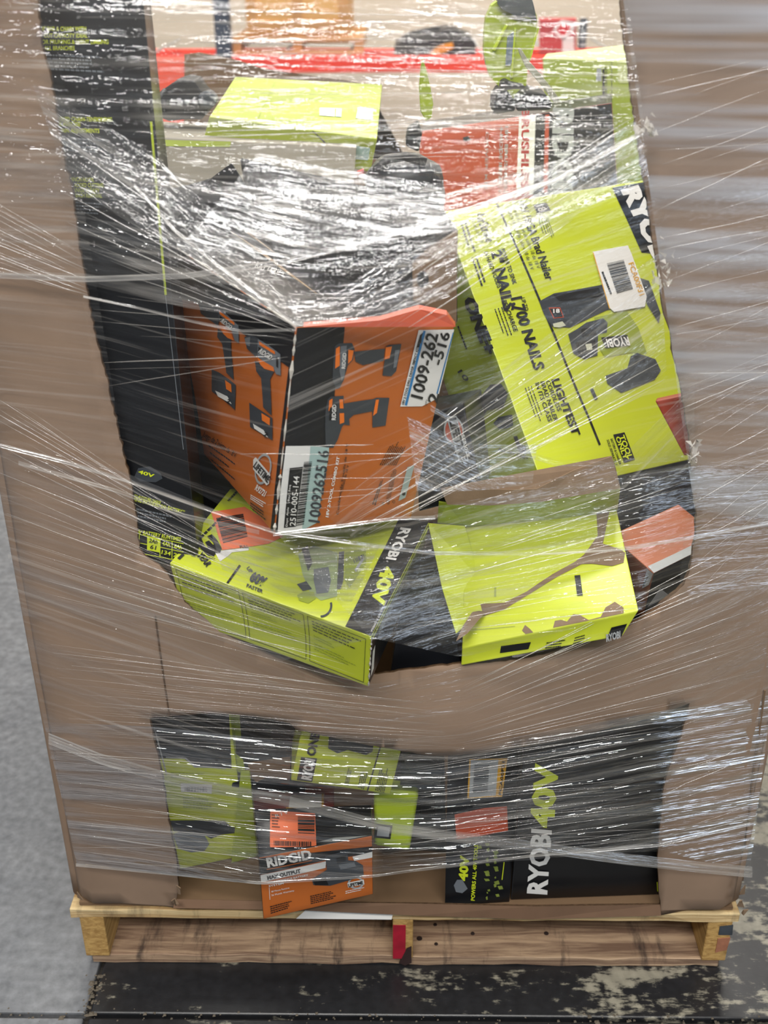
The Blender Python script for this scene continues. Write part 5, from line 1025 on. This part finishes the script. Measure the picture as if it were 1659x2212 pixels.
# crumpled layers where the film is bunched over the carton tops
F_CRUMP = filmmat('crumpled_film', 9, 190, .52, .70, .50, .05, .16, .10, .0030, 24, 190)
film([(560, 330, -.07), (700, 360, -.075), (960, 400, -.065)], [(400, 520, -.09), (640, 560, -.11), (960, 500, -.085)], F_CRUMP, 40, 60, .003, 31, 60, 'film_crumple')
film([(610, 640, -.122), (760, 640, -.11), (900, 600, -.09)], [(645, 703, -.122), (800, 690, -.105), (975, 640, -.085)], F_CRUMP, 30, 30, .002, 32, 60, 'film_crumple')
film([(880, 900, -.11), (1030, 960, -.095), (1160, 960, -.07)], [(900, 1060, -.11), (1030, 1060, -.095), (1150, 1045, -.07)], F_CRUMP, 30, 40, .002, 33, 60, 'film_crumple')
film([(450, 1130, -.12), (640, 1180, -.15), (820, 1180, -.15)], [(480, 1230, -.10), (640, 1290, -.13), (760, 1300, -.145)], F_CRUMP, 30, 40, .0016, 34, 60, 'film_crumple')
# threads: thin stretched strands, in bundles
F_THREAD = filmmat('film_thread', 9, 50, .3, .6, .35, .06, .38, .12, .0005, 14, 60)
def threads(a0, a1, b0, b1, n, seed, r=.00038, name='film_threads', wob=2.0):
    rn = random.Random(seed); V = []; Fc = []
    n = int(n*.45)
    for k in range(n):
        t = (k+rn.random())/n; s = min(max(t+rn.gauss(0, .08), 0), 1)
        A = [a0[i]*(1-t)+a1[i]*t for i in range(3)]; B = [b0[i]*(1-s)+b1[i]*s for i in range(3)]
        i0 = rn.uniform(0, .35) if rn.random() < .5 else 0; i1 = 1-rn.uniform(0, .35) if rn.random() < .5 else 1
        P = []
        for q in range(7):
            m_ = i0+(i1-i0)*q/6; P.append(at(A[0]*(1-m_)+B[0]*m_+rn.gauss(0, wob*.3), A[1]*(1-m_)+B[1]*m_+rn.gauss(0, wob*.4), A[2]*(1-m_)+B[2]*m_-.003))
        rr = r*rn.choice([.4, .6, .8, 1, 1.7]); v, fc = tube(P, [rr*.25, rr, rr, rr*.8, rr, rr, rr*.25], 4); o = len(V); V += v; Fc += [tuple(i+o for i in q) for q in fc]
    return link(name, mesh(V, Fc), F_THREAD, wrap, kind='stuff', smooth=True)
threads((700, 1100, -.125), (800, 1160, -.13), (1410, 560, -.034), (1440, 860, -.032), 46, 1)
threads((650, 690, -.122), (900, 720, -.1), (1375, 225, -.03), (1395, 380, -.03), 34, 2)
threads((110, 250, -.026), (160, 560, -.028), (620, 640, -.12), (640, 720, -.125), 40, 3)
threads((1385, 180, -.02), (1440, 640, -.024), (1760, 60, -.002), (1760, 560, -.002), 36, 4, r=.0003)
threads((1440, 700, -.026), (1500, 1290, -.028), (1740, 620, -.002), (1700, 1120, -.002), 60, 5, r=.0003)
threads((1000, 1480, -.07), (1000, 1620, -.06), (1640, 1150, -.004), (1640, 1480, -.004), 60, 6, r=.0003)
threads((-60, 800, -.01), (60, 1300, -.014), (420, 1120, -.09), (790, 1480, -.14), 80, 7, r=.0003)
threads((110, 1390, -.016), (160, 1600, -.02), (900, 1500, -.08), (1000, 1640, -.065), 70, 8, r=.0003)
threads((120, 1620, -.018), (165, 1860, -.02), (600, 1660, -.07), (600, 1900, -.09), 60, 9)
threads((880, 1640, -.06), (820, 1880, -.088), (1430, 1560, -.034), (1425, 1830, -.034), 90, 10)
threads((1430, 1560, -.034), (1425, 1830, -.034), (1650, 1500, -.006), (1625, 1780, -.006), 40, 11, r=.0003)
threads((-150, 350, -.008), (-100, 560, -.008), (200, 560, -.032), (190, 640, -.034), 40, 12, r=.0003)
threads((1490, 1010, -.03), (1380, 1320, -.075), (1100, 1140, -.08), (830, 1380, -.14), 40, 13)
threads((320, 20, -.02), (330, 380, -.03), (1330, 40, -.02), (1370, 330, -.026), 50, 14, r=.0003)
threads((500, 940, -.12), (600, 1140, -.13), (960, 900, -.1), (880, 1110, -.11), 16, 15, r=.0003)
threads((190, 620, -.034), (240, 850, -.03), (620, 690, -.12), (620, 800, -.12), 16, 16, r=.0003)
# crumpled film knots at the torn right edge
for (cx_, cy_, s_, w_, h_) in ((1395, 275, 1, 26, 22), (1432, 590, 2, 22, 46), (1498, 985, 3, 14, 26)):
    rn = random.Random(s_); V = []; Fc = []
    for k in range(26):
        c_ = (cx_+rn.gauss(0, w_*.45), cy_+rn.gauss(0, h_*.5)); P = [at(c_[0]+rn.uniform(-10, 10), c_[1]+rn.uniform(-12, 12), -.028-rn.uniform(0, .012)) for _ in range(4)]
        o = len(V); V += P; Fc += [(o, o+1, o+2), (o+1, o+3, o+2)]
    link('film_knot', mesh(V, Fc), F_ROPE, wrap, smooth=True)
